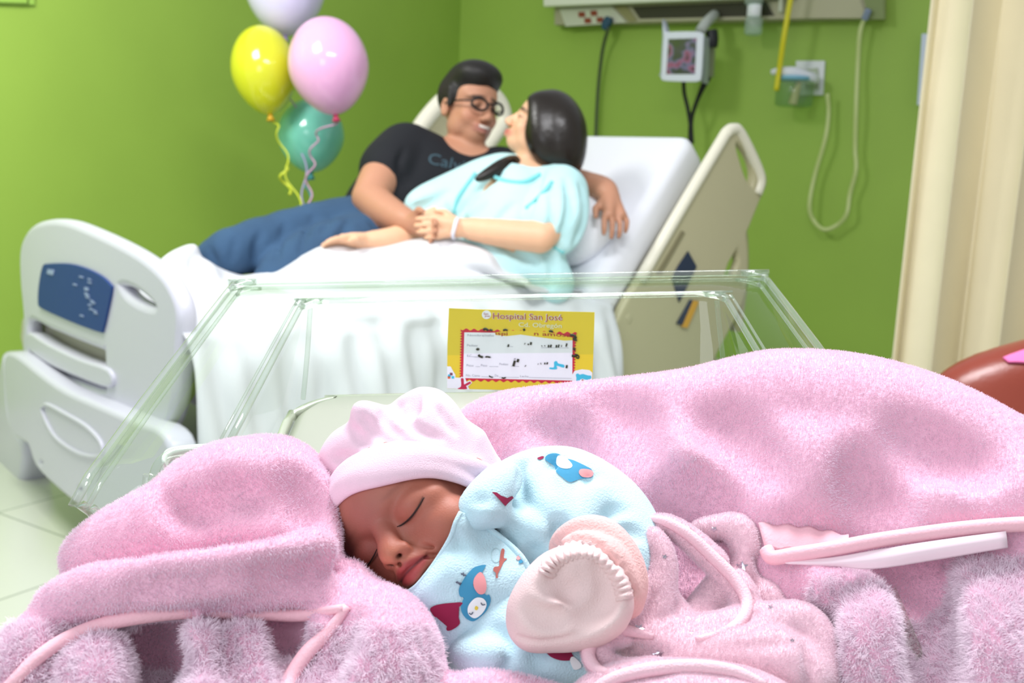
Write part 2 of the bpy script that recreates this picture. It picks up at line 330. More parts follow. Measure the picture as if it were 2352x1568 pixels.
# ================================================================ headwall unit
beige = mat('unit_beige', 'a7a487', .5); ucream = mat('unit_rail_cream', 'dfe3cf', .4)
hu = thing('headwall_unit', 'long beige medical gas and power console fixed high on the green back wall', 'wall console', tuple(WB(1660, 20)))
prism('body', [WB(1290, 62, .02), WB(2034, 46, .02), WB(2034, -70, .02), WB(1290, -70, .02)], NB*.09, beige, hu, .004)
prism('front_rail', [WB(1257, 18, .15), WB(1820, -4, .15), WB(1820, -40, .15), WB(1257, -40, .15)], NB*.05, ucream, hu, .008)
prism('mounting_plate', [WB(1290, 62, 0), WB(2034, 46, 0), WB(2034, -60, 0), WB(1290, -60, 0)], NB*.02, beige, hu, 0)
prism('rail_bracket', [WB(1290, 10, .11), WB(1800, -6, .11), WB(1800, -40, .11), WB(1290, -40, .11)], NB*.045, beige, hu, 0)
o1 = prism('outlet_panel', [WB(1285, 20, .112), WB(1405, 14, .112), WB(1440, 52, .112), WB(1300, 61, .112)], NB*.006, mat('outlet_panel_white', 'c8cbb8', .4), hu, .002)
for a, b in ((1336, 34), (1350, 48), (1364, 31), (1378, 46)):
    prism('socket', [WB(a-8, b-6, .118), WB(a+7, b-7, .118), WB(a+9, b+5, .118), WB(a-6, b+6, .118)], NB*.004, mat('socket_red', '8c3a22', .4), o1, .001)
prism('switch_panel', [WB(1410, 14, .112), WB(1440, 13, .112), WB(1464, 48, .112), WB(1446, 51, .112)], NB*.005, mat('switch_panel_tan', '8e8a5c', .5), hu, .001)
prism('dark_recess', [WB(1452, 16, .111), WB(1760, 4, .111), WB(1778, 36, .111), WB(1470, 43, .111)], NB*.003, mat('recess_dark', '36351f', .6), hu, 0)
prism('bumper_strip', [WB(1466, 44, .112), WB(1790, 37, .112), WB(1792, 43, .112), WB(1468, 50, .112)], NB*.006, mat('strip_beige', 'b3af93', .5), hu, .001)
prism('gas_panel', [WB(1768, 2, .112), WB(1975, -6, .112), WB(1992, 42, .112), WB(1785, 42, .112)], NB*.004, mat('gas_panel_beige', 'aeab8b', .45), hu, .001)
ep = prism('end_cap', [WB(1980, -20, .112), WB(2030, -20, .112), WB(2033, 45, .112), WB(1998, 45, .112)], NB*.012, mat('end_cap_green_grey', '7c8b52', .5), hu, .002)
# ---- plug and cord (monitor bed cord)
cordm = mat('grey_green_cord', '4b5a3a', .5)
pc = thing('power_cord', 'dark power cord with blue plug hanging from the wall console outlets', 'cord', tuple(WB(1400, 50, .13)))
tube('cable', [WB(1398, 62, .15), WB(1385, 110, .10), WB(1376, 180, .07), WB(1371, 250, .06), WB(1368, 330, .06)], .011, cordm, pc)
prism('plug', [WB(1388, 52, .125), WB(1398, 38, .125), WB(1410, 42, .125), WB(1408, 56, .125), WB(1396, 72, .125), WB(1388, 68, .125)], NB*.04, mat('plug_blue', '1f4660', .4), pc, .008)
# ---- patient monitor on arm
mo = thing('patient_monitor', 'white framed patient monitor screen mounted on a swing arm by the back wall', 'monitor', tuple(WB(1572, 130, .35)))
mpts = sm([(1527, 82), (1534, 76), (1600, 75), (1612, 80), (1614, 88), (1609, 175), (1604, 183), (1594, 186), (1530, 184), (1521, 178), (1522, 168)], 3)
mo_o = WB(1570, 130, .42); ex = DB*.985-DL*.17*-1; ex = DB; ey = Z
plate('housing', mo_o, ex, ey, [(1568+(x-1568)*.9, 128+(y-128)*.88) for x, y in mpts], [], .07, mat('monitor_housing_grey', 'c5ccd8', .35), mo, .012)
plate('bezel', mo_o+NB*.037, ex, ey, mpts, [], .012, mat('monitor_bezel_white', 'e8ecfa', .3), mo, .005)
scm = bpy.data.materials.new('monitor_screen'); scm.use_nodes = True; nn = scm.node_tree.nodes; ll = scm.node_tree.links
b_ = nn['Principled BSDF']; b_.inputs['Base Color'].default_value = (.02, .03, .02, 1); b_.inputs['Roughness'].default_value = .15
tcs = nn.new('ShaderNodeTexCoord'); nz = nn.new('ShaderNodeTexNoise'); nz.inputs['Scale'].default_value = 17; nz.inputs['Detail'].default_value = 1; cr_ = nn.new('ShaderNodeValToRGB')
for p_, c_ in ((.3, '3c4a22'), (.45, '4a4a44'), (.52, '7a7a9a'), (.6, 'b06080'), (.7, '33303a')):
    e_ = cr_.color_ramp.elements.new(p_); e_.color = lin(c_)
cr_.color_ramp.elements[0].color = lin('46602a'); ll.new(tcs.outputs['Object'], nz.inputs['Vector']); ll.new(nz.outputs['Fac'], cr_.inputs['Fac']); ll.new(cr_.outputs['Color'], b_.inputs['Emission Color']); b_.inputs['Emission Strength'].default_value = .55
plate('screen', mo_o+NB*.042, ex, ey, [(1536, 90), (1600, 88), (1596, 170), (1531, 170)], [], .006, scm, mo, .001)
prism('side_rail', [WB(1607, 84, .38), WB(1622, 84, .38), WB(1618, 192, .38), WB(1609, 188, .38)], -NB*.06, mat('monitor_side', '9aa4a0', .4), mo, .004)
tube('swing_arm', [WB(1608, 72, .36), WB(1622, 52, .30), WB(1642, 33, .14)], .028, mat('arm_grey', 'b4b9b2', .35), mo, seg=12)
tube('cable_boot', [WB(1634, 70, .3), WB(1636, 90, .3), WB(1634, 108, .3)], .032, darkp, mo)
prism('power_block', [WB(1626, 108, .22), WB(1644, 108, .22), WB(1640, 178, .22), WB(1624, 178, .22)], NB*.05, mat('power_block_grey', '8d9278', .5), mo, .004)
for P_ in ([(1570, 186), (1572, 215), (1580, 250), (1586, 290), (1588, 330)], [(1616, 190), (1604, 222), (1592, 258), (1586, 285), (1584, 340)], [(1630, 178), (1614, 205), (1598, 240), (1588, 280), (1590, 330)]):
    tube('cable', [WB(x, y, .25-.01*i) for i, (x, y) in enumerate(P_)], .011, darkp, mo)
tube('wall_mount', [WB(1642, 33, .15), WB(1643, 30, 0.08)], .03, mat('arm_grey', ''), mo) if False else None
# ---- humidifier cup hanging from the console
hc = thing('humidifier_bottle', 'clear humidifier bottle with white cap hanging under the wall console', 'bottle', tuple(WB(1730, 40, .2)))
clearp = clear_plastic('clear_plastic_milky', 'dff2ec', .1, 1.3, .28)
hx = WB(1730, 78, .2); sc = 4.55/FP*1.3
def vcyl(name, x, y0, y1, r, off, m, par, wr=None):
    a = WB(x, y1, off); b = WB(x, y0, off); b = a+Z*(np.linalg.norm(b-a)); h = b[2]-a[2]
    return lathe(name, [(r*.8, 0), (r, .008), (r, h-.004), (r*.95, h)], frameM(a, (0, 0, 1)), m, par)
vcyl('jar', 1729, 42, 80, .045, .2, clearp, hc); vcyl('label_band', 1731, 10, 40, .036, .2, mat('cap_white', 'eef0f6', .4), hc); vcyl('cap', 1731, -30, 12, .047, .2, clearp, hc)
# ---- yellow tube
yt = tube('yellow_tube', [WB(1826, -60, .3), WB(1812, 20, .3), WB(1800, 90, .3), WB(1790, 160, .28), WB(1783, 208, .28)], .014, mat('yellow_tube', 'd6cc1e', .35), None)
props(yt, 'bright yellow plastic tube hanging down in front of the back wall', 'tube')
ht = tube('oxygen_fitting', [WB(1797, -40, .16), WB(1794, 0, .16), WB(1792, 28, .16)], .012, mat('pale_grey_rubber', 'c6cab6', .5), None)
props(ht, 'short pale grey fitting hanging beside the yellow tube', 'fitting')
# ---- suction outlet with jar
so = thing('suction_outlet', 'square white wall outlet plate with suction regulator and clear jar', 'wall outlet', tuple(WB(1860, 180)))
prism('wall_plate', [WB(1830, 140, 0), WB(1897, 140, 0), WB(1892, 219, 0), WB(1828, 219, 0)], NB*.02, mat('outlet_white', 'dfe2e6', .35), so, .004)
prism('gauge', [WB(1848, 160, .02), WB(1880, 156, .02), WB(1882, 205, .02), WB(1850, 205, .02)], NB*.012, mat('gauge_green_grey', 'a9b59a', .35), so, .004)
a_ = WB(1815, 172, .26); tube('valve_body', [WB(1772, 166, .24), WB(1790, 164, .24), WB(1820, 168, .24), WB(1866, 180, .16), WB(1870, 182, .02)], [.014, .02, .034, .03, .02], mat('valve_white', 'dfe2ea', .3), so, seg=14)
vcyl('jar_lid', 1824, 176, 187, .085, .2, mat('lid_blue', '7fb6d0', .35), so)
jar = vcyl('jar', 1822, 187, 245, .095, .2, clear_plastic('jar_plastic', 'd9ead2', .05, 1.35, .06), so)
tube('float_tube', [WB(1838, 184, .2), WB(1828, 212, .2), WB(1820, 240, .2)], [.012, .02, .024], mat('float_tube_peach', 'dcc6a2', .4), so)
# ---- clear tubing loop
tl = thing('oxygen_tubing', 'long translucent tubing looping down the back wall from the console end', 'tube', tuple(WB(1990, 20, .15)))
tm = mat('tubing_pale', 'c3d08c', .3)
tube('tube_loop', [WB(x, y, .10+.02*(i % 2)) for i, (x, y) in enumerate([(1988, 38), (1975, 75), (1970, 150), (1966, 250), (1964, 340), (1966, 390), (1952, 445), (1945, 490), (1925, 515), (1893, 527), (1868, 505), (1859, 470), (1872, 400), (1895, 320), (1903, 260), (1900, 215)])], .0115, tm, tl, n=5)
tube('connector', [WB(1995, 22, .16), WB(1990, 34, .15), WB(1986, 44, .14)], .017, mat('connector_blue_grey', '8895b0', .35), tl)
# ---- frame on the wall by the curtain
wf = prism('wall_notice_holder', [WB(2121, 80, 0), WB(2250, 80, 0), WB(2240, 245, 0), WB(2110, 243, 0)], NB*.05, mat('holder_white', 'c9d3e6', .3), None, .004)
props(wf, 'white box on the back wall, mostly hidden behind the cream curtain', 'wall box')
# ================================================================ curtain
cm = mat('cream_curtain', 'dcd3b4', .8, bump=.15, bscale=400, sss=.0, var=.02)
P0 = PLN(2068, 590, (0, 3.0, 0), np.array([0, 1., 0])); dirc = np.array([.94, -.34, 0]); nrm = np.array([.34, .94, 0])
vs = []; fs = []; nu, nv = 220, 24; Wc = 1.5
for j in range(nv+1):
    z = .12+(2.6-.12)*j/nv
    for i in range(nu+1):
        s_ = i/nu*Wc; ph = s_*2*pi/.165; amp = .062*(1+.25*sin(s_*7))
        q = P0+dirc*(s_+.012*sin(ph*2+1))+nrm*(amp*sin(ph+.5*sin(s_*9)+.12*sin(z*2.2))+.012*sin(ph*2.1+z))
        vs.append((q[0], q[1], z))
for j in range(nv):
    for i in range(nu): a = j*(nu+1)+i; fs.append((a, a+1, a+nu+2, a+nu+1))
cur = mesh('privacy_curtain', vs, fs, cm); s_ = cur.modifiers.new('s', 'SOLIDIFY'); s_.thickness = .003
props(cur, 'long cream pleated privacy curtain hanging at the right side of the room', 'curtain')
# ================================================================ armchair with pink item
leather = mat('brown_leather', '7e3526', .3, bump=.12, bscale=160, var=.06)
ch = thing('armchair', 'reddish brown leather armchair in front of the curtain, seen from behind', 'armchair', tuple(G(2300, 1560)*0+np.array([1.05, 1.65, 0])))
s = SDF((.6, 1.25, 0), (1.75, 2.45, 1.0), .014)
dch = 1.75
s.pch([(2190, 916, dch, 60), (2290, 896, dch, 80), (2420, 872, dch, 92), (2560, 850, dch, 95)], .03)
s.pch([(2215, 1000, dch, 60), (2330, 1000, dch, 90), (2560, 1000, dch, 110)], .06); s.pch([(2260, 1150, dch, 60), (2400, 1150, dch, 100), (2560, 1150, dch, 110)], .06)
VFc = s.mesh(1, 3); fmesh('backrest', VFc, leather, ch); Tc = bvh(VFc)
base = U(2330, 1100, 1.85); bz = base[2]
boxf('seat_base', (base[0]-.05, base[1], .1), (.62, -.12, 0), (.1, .6, 0), (0, 0, .34), leather, ch, .03)
boxf('back_panel', (base[0]-.02, base[1]-.03, .1), (.58, -.11, 0), (.03, .14, 0), (0, 0, bz-.02), leather, ch, .03)
for q in ((.02, .05), (.5, -.06), (.1, .5), (.56, .4)): boxf('leg', (base[0]+q[0], base[1]+q[1], 0), (.05, 0, 0), (0, .05, 0), (0, 0, .11), darkp, ch, .004)
def onch(x, y, g=.004):
    p, n = hit(Tc, x, y); return (p if p is not None else U(x, y, 1.7))-RAY(x, y)*g
pk = sheet('pink_cloth', [[onch(x, y) for x, y in r] for r in ([(2304, 822), (2330, 812), (2370, 800), (2420, 795)], [(2310, 827), (2335, 822), (2370, 816), (2420, 812)], [(2316, 832), (2340, 832), (2372, 834), (2420, 836)])], mat('hot_pink_cloth', 'e070a8', .8), None, .005, px=False)
props(pk, 'pink cloth lying on top of the brown armchair', 'cloth')
# ================================================================ balloons
def balloon(name_label, cx, cy, rx, ry, tilt, d, col, knotc, trans=.35):
    c = U(cx, cy, d); R = rx*d/FP; ht = ry*d/FP; ax = UP*cos(tilt)+RT*sin(tilt)
    o = thing('balloon', name_label, 'balloon', tuple(c-ax*ht), 'balloons tied beside the bed')
    m = mat('latex_'+col, col, .16, sss=.35, sssr=(.05, .05, .05), coat=.4)
    prof = [(.012, -ht*1.0)]
    for k in range(1, 33):
        t = k/32; a = -pi/2+pi*t; z = sin(a)*ht*(1.0); r = R*cos(a)*(1-.16*max(0, -sin(a))**1.5); prof.append((max(r, .001 if k == 32 else .012), z))
    lathe('skin', prof, frameM(c, ax), m, o, 40)
    km = mat('knot_'+col, knotc, .4); lathe('knot', [(.010, 0), (.009, -.012), (.017, -.026), (.012, -.028)], frameM(c-ax*ht*.99, ax), km, o, 12)
    return c-ax*(ht+.025)
k1 = balloon('glossy pink balloon in front of the yellow and teal ones', 755, 152, 92, 112, -.14, 3.85, 'eeb4dc', 'c83c64')
k2 = balloon('glossy yellow balloon left of the pink one', 607, 161, 75, 102, -.13, 4.0, 'd2d42c', 'd6a41e')
k3 = balloon('pale lavender balloon at the top, cut by the frame', 655, -30, 92, 112, .0, 4.1, 'd6d0f0', '8a78b0')
k4 = balloon('teal balloon lowest in the bunch, partly hidden by the pink one', 714, 312, 76, 84, 0, 4.2, '78c8b4', '3c8c8c')
def ribbon(k, pts, m, lab, curl=0, r=.0035):
    P = [k]+[U(*p) for p in pts]; Q = crs(P, 14)
    if curl:
        t = np.linspace(0, 1, len(Q)); Q = Q+np.outer(np.sin(t*curl), RT)*.014+np.outer(np.cos(t*curl), FW)*.014
    props(tube('ribbon', Q, r, m, None, 6, raw=True), lab, 'ribbon', 'curling ribbons of the balloons')
pkm = mat('ribbon_pink', 'c79ab8', .3); yem = mat('ribbon_yellow', 'ccd640', .3)
ribbon(k1, [(728, 310, 3.90), (718, 360, 3.90), (710, 420, 3.88), (706, 500, 3.86)], pkm, 'pink ribbon hanging from the knot of the pink balloon', 24)
ribbon(k3, [(652, 180, 4.10), (676, 260, 4.10), (690, 340, 4.10), (700, 430, 4.00), (702, 500, 3.90)], mat('ribbon_lilac', 'a89cc8', .3), 'lilac ribbon hanging from the lavender balloon', 20)
ribbon(k2, [(640, 300, 4.00), (650, 340, 4.00), (660, 390, 3.98), (676, 440, 3.95), (692, 500, 3.92)], yem, 'yellow ribbon hanging from the yellow balloon', 16)
ribbon(U(655, 380, 4.00), [(650, 400, 4.00), (656, 420, 4.00), (663, 448, 4.00)], yem, 'loose curled end of yellow ribbon below the yellow balloon', 9, .006)
ribbon(k4, [(708, 415, 4.10), (706, 440, 4.00), (703, 500, 3.92)], mat('ribbon_teal', '4a8c9c', .3), 'teal ribbon hanging from the teal balloon', 10)
# ================================================================ hospital bed
BA = np.array([sin(radians(50)), cos(radians(50)), 0]); BW = np.array([-BA[1], BA[0], 0])
FR = np.array([-.76, 2.44, 0]); Br = U(1372, 645, 3.28); Tr = U(1588, 303, 3.58)
MZ = .74
bed = thing('hospital_bed', 'ivory hospital bed with raised backrest, blue footboard panel and cream side rails', 'bed', tuple(FR+BA*1.0+BW*.5))
msheet = mat('white_fitted_sheet', 'eaecf2', .8, bump=.1, bscale=60)
Bf = FR+BA*1.30; Bf[2] = MZ
md = prism('mattress', [FR+BA*.08+BW*.02+Z*MZ, Bf+BA*.03+BW*.02, Bf+BA*.03+BW*.92, FR+BA*.08+BW*.92+Z*MZ], -Z*.15, msheet, bed, .04)
up_ = Tr-(Br); wv = BW*.90; nb = np.cross(up_, wv); nb /= np.linalg.norm(nb); nb = nb if nb[2] > 0 else -nb
back = prism('backrest_mattress', [Br-up_*.08, Tr, Tr+wv, Br-up_*.08+wv], -nb*.15, msheet, bed, .045)
o_ = FR-BA*.0; ex = BW.copy(); ey = Z.copy()
fo = np.array(FR)-BA*.02
ex = -BW
Of = sm([(80, 829), (74, 722), (67, 640), (68, 572), (90, 533), (126, 519), (170, 521), (218, 538), (291, 572), (349, 606), (393, 645), (417, 684), (427, 722), (425, 771), (420, 848), (412, 916), (392, 968), (340, 968), (272, 952), (160, 880)], 4)
Hh = sm([(289, 650), (302, 640), (322, 644), (349, 659), (375, 682), (386, 705), (380, 719), (359, 718), (330, 705), (305, 684)], 4)
Rc = sm([(82, 724), (130, 740), (200, 768), (258, 790), (265, 800), (267, 880), (262, 905), (200, 888), (130, 858), (92, 832), (84, 815)], 3)
plate('footboard', fo, ex, ey, Of, [Hh, Rc], .05, ivory, bed, .02)
plate('footboard_recess', fo+BA*.035, ex, ey, sm([(70, 715), (270, 780), (275, 920), (80, 850)], 4), [], .008, mat('bed_recess_plastic', 'b9b6a6', .45), bed, .002)
plate('footboard_tray', fo-BA*.01, ex, ey, sm([(84, 768), (130, 795), (200, 828), (268, 852), (269, 882), (200, 860), (130, 830), (86, 798)], 3), [], .05, ivory, bed, .008)
cpn = plate('control_panel', fo-BA*.028, ex, ey, sm([(100, 614), (112, 607), (160, 607), (200, 618), (235, 636), (255, 655), (258, 664), (248, 715), (238, 756), (231, 761), (180, 743), (130, 722), (97, 706), (90, 695), (92, 655)], 3), [], .008, mat('control_panel_blue', '24407a', .55, spec=.3), bed, .002)
cmk = mat('panel_markings', '8f9fc0', .5)
random.seed(4)
for k in range(16):
    x = 168+random.choice([0, 14, 26, 34]); y = 634+k*6+random.uniform(-2, 2); x += max(0, (y-670)*.3)
    plate('panel_marking', fo-BA*.033, ex, ey, [(x, y), (x+random.uniform(4, 10), y+2), (x+9, y+5), (x, y+3)], [], .002, cmk, cpn, .0003)
plate('panel_marking', fo-BA*.033, ex, ey, [(110, 618), (124, 620), (122, 632), (108, 628)], [], .002, cmk, cpn, .0003)
Ob = sm([(39, 824), (52, 818), (75, 830), (120, 865), (180, 905), (272, 945), (350, 978), (400, 998), (420, 1060), (415, 1290), (330, 1225), (268, 1186), (200, 1140), (150, 1100), (110, 1060), (92, 1012), (72, 998), (54, 985), (44, 940), (38, 870)], 3)
h1 = [(122+6*cos(t), 1058+11*sin(t)) for t in np.linspace(0, 2*pi, 13)[:-1]]; h2 = [(212+9*cos(t), 1118+14*sin(t)) for t in np.linspace(0, 2*pi, 13)[:-1]]
bm_ = plate('footboard_bumper', fo-BA*.045, ex, ey, Ob, [h1, h2], .07, ivory, bed, .015)
ovo = fo-BA*.082
tube('bumper_emboss', [PLN(x, y, ovo, BA) for x, y in sm([(98, 945), (100, 932), (112, 930), (150, 950), (200, 980), (232, 1015), (235, 1042), (210, 1048), (170, 1035), (125, 1000)], 3)], .006, ivory, bm_, closed=True, n=2)
plate('corner_leg', fo+BA*.02, ex, ey, sm([(40, 826), (25, 900), (14, 1000), (8, 1100), (20, 1142), (45, 1164), (58, 1160), (64, 1140), (84, 1040), (66, 996), (48, 940), (44, 860)], 3), [], .10, ivory, bed, .03)
basec = mat('bed_base_grey', 'a7a79b', .45)
boxf('base_frame', FR+BA*.1+BW*.1+Z*.24, BA*1.7, BW*.75, Z*.10, basec, bed, .02)
boxf('deck_frame', FR+BA*.06+BW*.04+Z*.5, BA*1.25, BW*.88, Z*.09, basec, bed, .02)
for t in (.35, 1.35): boxf('lift_column', FR+BA*t+BW*.35+Z*.32, BA*.14, BW*.22, Z*.2, basec, bed, .01)
tyre = mat('caster_rubber', '202a38', .5)
for t, u in ((.13, .16), (.13, .8), (1.72, .16), (1.72, .8)):
    c_ = FR+BA*t+BW*u+Z*.085; cs = lathe('caster', [(.03, -.03), (.075, -.026), (.085, -.015), (.085, .015), (.075, .026), (.03, .03)], frameM(c_, BW), tyre, bed, 24)
    boxf('caster_fork', c_-BA*.03-BW*.035+Z*.06, BA*.06, BW*.07, Z*.11, basec, cs, .006)
# near side rail at the head end
ro = Tr-BW*.10; railm = mat('rail_cream', 'bcb692', .38); railw = mat('rail_edge_cream', 'e8e4d0', .35)
Or = sm([(1476, 628), (1560, 486), (1655, 325), (1670, 300), (1685, 293), (1700, 303), (1735, 375), (1750, 415), (1735, 455), (1712, 512), (1703, 540), (1707, 600), (1695, 690), (1640, 800), (1590, 900), (1520, 990), (1420, 1010), (1368, 985), (1368, 890), (1388, 800), (1428, 705)], 4)
Hr = sm([(1682, 322), (1698, 330), (1719, 362), (1728, 398), (1724, 428), (1716, 434), (1700, 410), (1688, 374), (1679, 341)], 4)
H3 = [(1688, 556), (1694, 600), (1680, 640), (1648, 640), (1662, 600)]
rail = plate('side_rail', ro, BA, Z, Or, [Hr, H3], .035, railm, bed, .012)
edge_pts = [PLN(x, y, ro-BW*.012, BW) for x, y in [(1470, 642), (1560, 486), (1655, 326), (1670, 303), (1685, 296), (1700, 306), (1733, 372), (1746, 412), (1738, 445)]]
tube('rail_edge', edge_pts, .02, railw, rail, n=4)
plate('rail_slot', ro-BW*.020, BA, Z, [(1566, 530), (1573, 535), (1520, 628), (1508, 628)], [], .003, mat('slot_tan', '857f60', .6), rail, .0008)
nav = mat('rail_button_navy', '1d2c44', .4)
plate('release_lever', ro-BW*.021, BA, Z, [(1580, 580), (1598, 612), (1560, 690), (1545, 640), (1556, 616)], [], .008, nav, rail, .003)
plate('release_lever', ro-BW*.021, BA, Z, [(1585, 690), (1600, 692), (1572, 745), (1556, 742)], [], .008, nav, rail, .003)
plate('yellow_strap', ro-BW*.024, BA, Z, [(1592, 690), (1604, 692), (1578, 752), (1566, 750)], [], .006, mat('strap_yellow', 'd6a030', .6), rail, .001)
tube('rail_back_arm', [PLN(x, y, ro+BW*.04, BW) for x, y in [(1700, 520), (1705, 570), (1704, 640), (1690, 760)]], .022, railm, rail, n=4)
rf = Tr+BW*1.0
fr_ = tube('far_side_rail', [PLN(x, y, rf, BW) for x, y in [(925, 370), (960, 300), (1008, 240), (1050, 210), (1110, 205), (1148, 236), (1157, 275), (1135, 312), (1105, 350)]], .034, railw, bed, n=5)
plate('far_rail_panel', rf, BA, Z, sm([(940, 360), (1005, 255), (1040, 260), (1045, 330), (1080, 350), (1110, 345), (1090, 520), (930, 520)], 3), [], .02, railm, fr_, .006)
# head frame under the raised backrest
hf = -nb*.155
prism('backrest_frame', [Br-up_*.02-BW*.03+hf, Tr-BW*.05+hf-up_*.12, Tr+wv+hf-up_*.12, Br+wv+hf], -nb*.04, railm, bed, .01)
boxf('headboard', Bf+BA*.62-BW*.0-Z*(MZ-.42), BA*.04, BW*.92, Z*.42, railm, bed, .015)
# ================================================================ white top sheet over the woman's legs
def wld(r): return [U(*p) for p in r]
rows = [wld([(330, 650, 2.98), (392, 640, 3.1), (440, 600, 3.22), (490, 640, 3.25), (560, 655, 3.3), (640, 640, 3.35), (760, 585, 3.4), (900, 580, 3.42), (1060, 570, 3.4), (1170, 620, 3.35), (1240, 680, 3.3)]),
        wld([(345, 618, 2.84), (390, 582, 2.95), (434, 564, 3.02), (474, 590, 3.03), (530, 630, 3.05), (620, 622, 3.1), (740, 556, 3.18), (900, 556, 3.22), (1050, 542, 3.2), (1150, 582, 3.17), (1215, 650, 3.15)]),
        wld([(368, 660, 2.66), (400, 640, 2.72), (445, 630, 2.78), (500, 660, 2.80), (570, 672, 2.85), (650, 665, 2.9), (770, 620, 2.98), (920, 612, 3.04), (1060, 605, 3.08), (1160, 640, 3.1), (1235, 672, 3.12)])]
ed = [FR+BA*t-BW*.03+Z*(MZ+.012) for t in np.linspace(-.03, 1.36, 11)]
rows.append([e+BW*.05 for e in ed])
random.seed(11)
for zz, amp in ((.66, .012), (.52, .035), (.36, .05), (.14, .06)):
    rows.append([FR+BA*t-BW*(.055+amp*(1+.9*sin(k*2.1+.7*sin(k)+zz)))+Z*zz for k, t in enumerate(np.linspace(-.03, 1.36, 11))])
def wob(B):
    a, b = B.shape[:2]; I, J = np.meshgrid(np.arange(a)/a, np.arange(b)/b, indexing='ij')
    wv_ = .018*np.sin(J*95+6*np.sin(I*3)+1)*np.clip((I-.42)*4, 0, 1)+.018*np.sin(J*47+I*26)*np.clip(1-I*1.2, .2, 1)+.018*np.sin(J*19-I*34)*np.sin(J*7+2)*(I < .5)
    return B+wv_[..., None]*(-BW*.8+Z*.3*(I < .42)[..., None])
ts = sheet('top_sheet', rows, mat('white_top_sheet', 'd9dbdf', .85, bump=.15, bscale=90), None, .004, 9, 8, px=False, wob=wob)
props(ts, 'crumpled white sheet draped over the bed and hanging down its near side', 'sheet')
# ================================================================ people on the bed
def camM(e1, e3):   # columns x, y, z of a head frame given in camera axes (right, up, toward the camera)
    B = np.stack([RT, UP, -FW], 1); z = np.array(e3, float); z /= np.linalg.norm(z); y = np.array(e1, float); y -= z*(y@z); y /= np.linalg.norm(y); x = np.cross(y, z)
    return B@np.stack([x, y, z], 1)     # y = crown, z = face, x = to the head's left
def head(s, c, M, k=1., smile=0, jaw=1.):
    L = lambda x, y, z: c+M@(np.array([x, y, z])*k)
    E = lambda p, r, kk=.012, op='u': s.ell(L(*p), np.array(r)*k, kk*k, M, op)
    E((0, .035, -.012), (.076, .088, .095)); E((0, -.02, .02), (.064*jaw, .07, .068)); E((0, -.075, .045), (.036*jaw, .03, .035), .03); E((0, .045, .04), (.062, .045, .045), .02)
    for q in (-1, 1):
        E((.038*q, -.028, .055), (.026, .026, .024), .015); E((.05*q*jaw, -.055, .012), (.02, .03, .035), .02); E((.079*q, -.005, -.012), (.009, .030, .018), .004); E((.084*q, -.002, -.010), (.004, .018, .009), .003, 's')
        E((.033*q, .004, .088), (.017, .010, .010), .01, 's'); E((.032*q, .004, .078), (.013, .010, .011), .003); E((.013*q, -.034, .098), (.010, .009, .010), .006)
        s.cap(L(.014*q, .026, .085), L(.048*q, .026, .074), .008*k, .006*k, .01*k)
    s.cap(L(0, .012, .084), L(0, -.028, .106), .009*k, .012*k, .010*k)
    mw = .026+.006*smile; up = .008*smile
    s.chain([tuple(L(-mw, -.058+up, .076))+(.004*k,), tuple(L(-.010, -.057, .091))+(.0065*k,), tuple(L(.010, -.057, .091))+(.0065*k,), tuple(L(mw, -.058+up, .076))+(.004*k,)], .004*k)
    s.chain([tuple(L(-mw*.8, -.066+up*.6, .076))+(.004*k,), tuple(L(0, -.070, .090))+(.0075*k,), tuple(L(mw*.8, -.066+up*.6, .076))+(.004*k,)], .004*k)
    s.chain([tuple(L(-mw, -.061+up, .082))+(.0022*k,), tuple(L(0, -.063, .1))+(.0025*k,), tuple(L(mw, -.061+up, .082))+(.0022*k,)], .002*k, 's')
    return L
def facetone(V, c, M, k, base, lip, brow=None, smile=0):
    Q = ((V-c)@M)/k; C = np.tile(lin(base)[:3], (len(V), 1)); m = np.exp(-((Q[:, 0]/.030)**4+((Q[:, 1]+.063-.15*smile*abs(Q[:, 0]))/.012)**4))*(Q[:, 2] > .06)
    C = C*(1-m[:, None])+np.array(lin(lip)[:3])*m[:, None]
    ck = .35*np.exp(-(((abs(Q[:, 0])-.042)/.022)**2+((Q[:, 1]+.03)/.022)**2))*(Q[:, 2] > .02); C = C*(1-ck[:, None])+C*np.array([1.0, .68, .64])*ck[:, None]
    if brow:
        b = np.exp(-(((abs(Q[:, 0])-.033)/.022)**4+((Q[:, 1]-.028+.15*(abs(Q[:, 0])-.033))/.0062)**4))*(Q[:, 2] > .05); C = C*(1-b[:, None])+np.array(lin(brow)[:3])*b[:, None]
    e = np.exp(-(((abs(Q[:, 0])-.032)/.014)**4+((Q[:, 1]-.001)/.004)**4))*(Q[:, 2] > .05); C = C*(1-e[:, None]*.85)+np.array([.012, .008, .006])*e[:, None]*.85
    return C
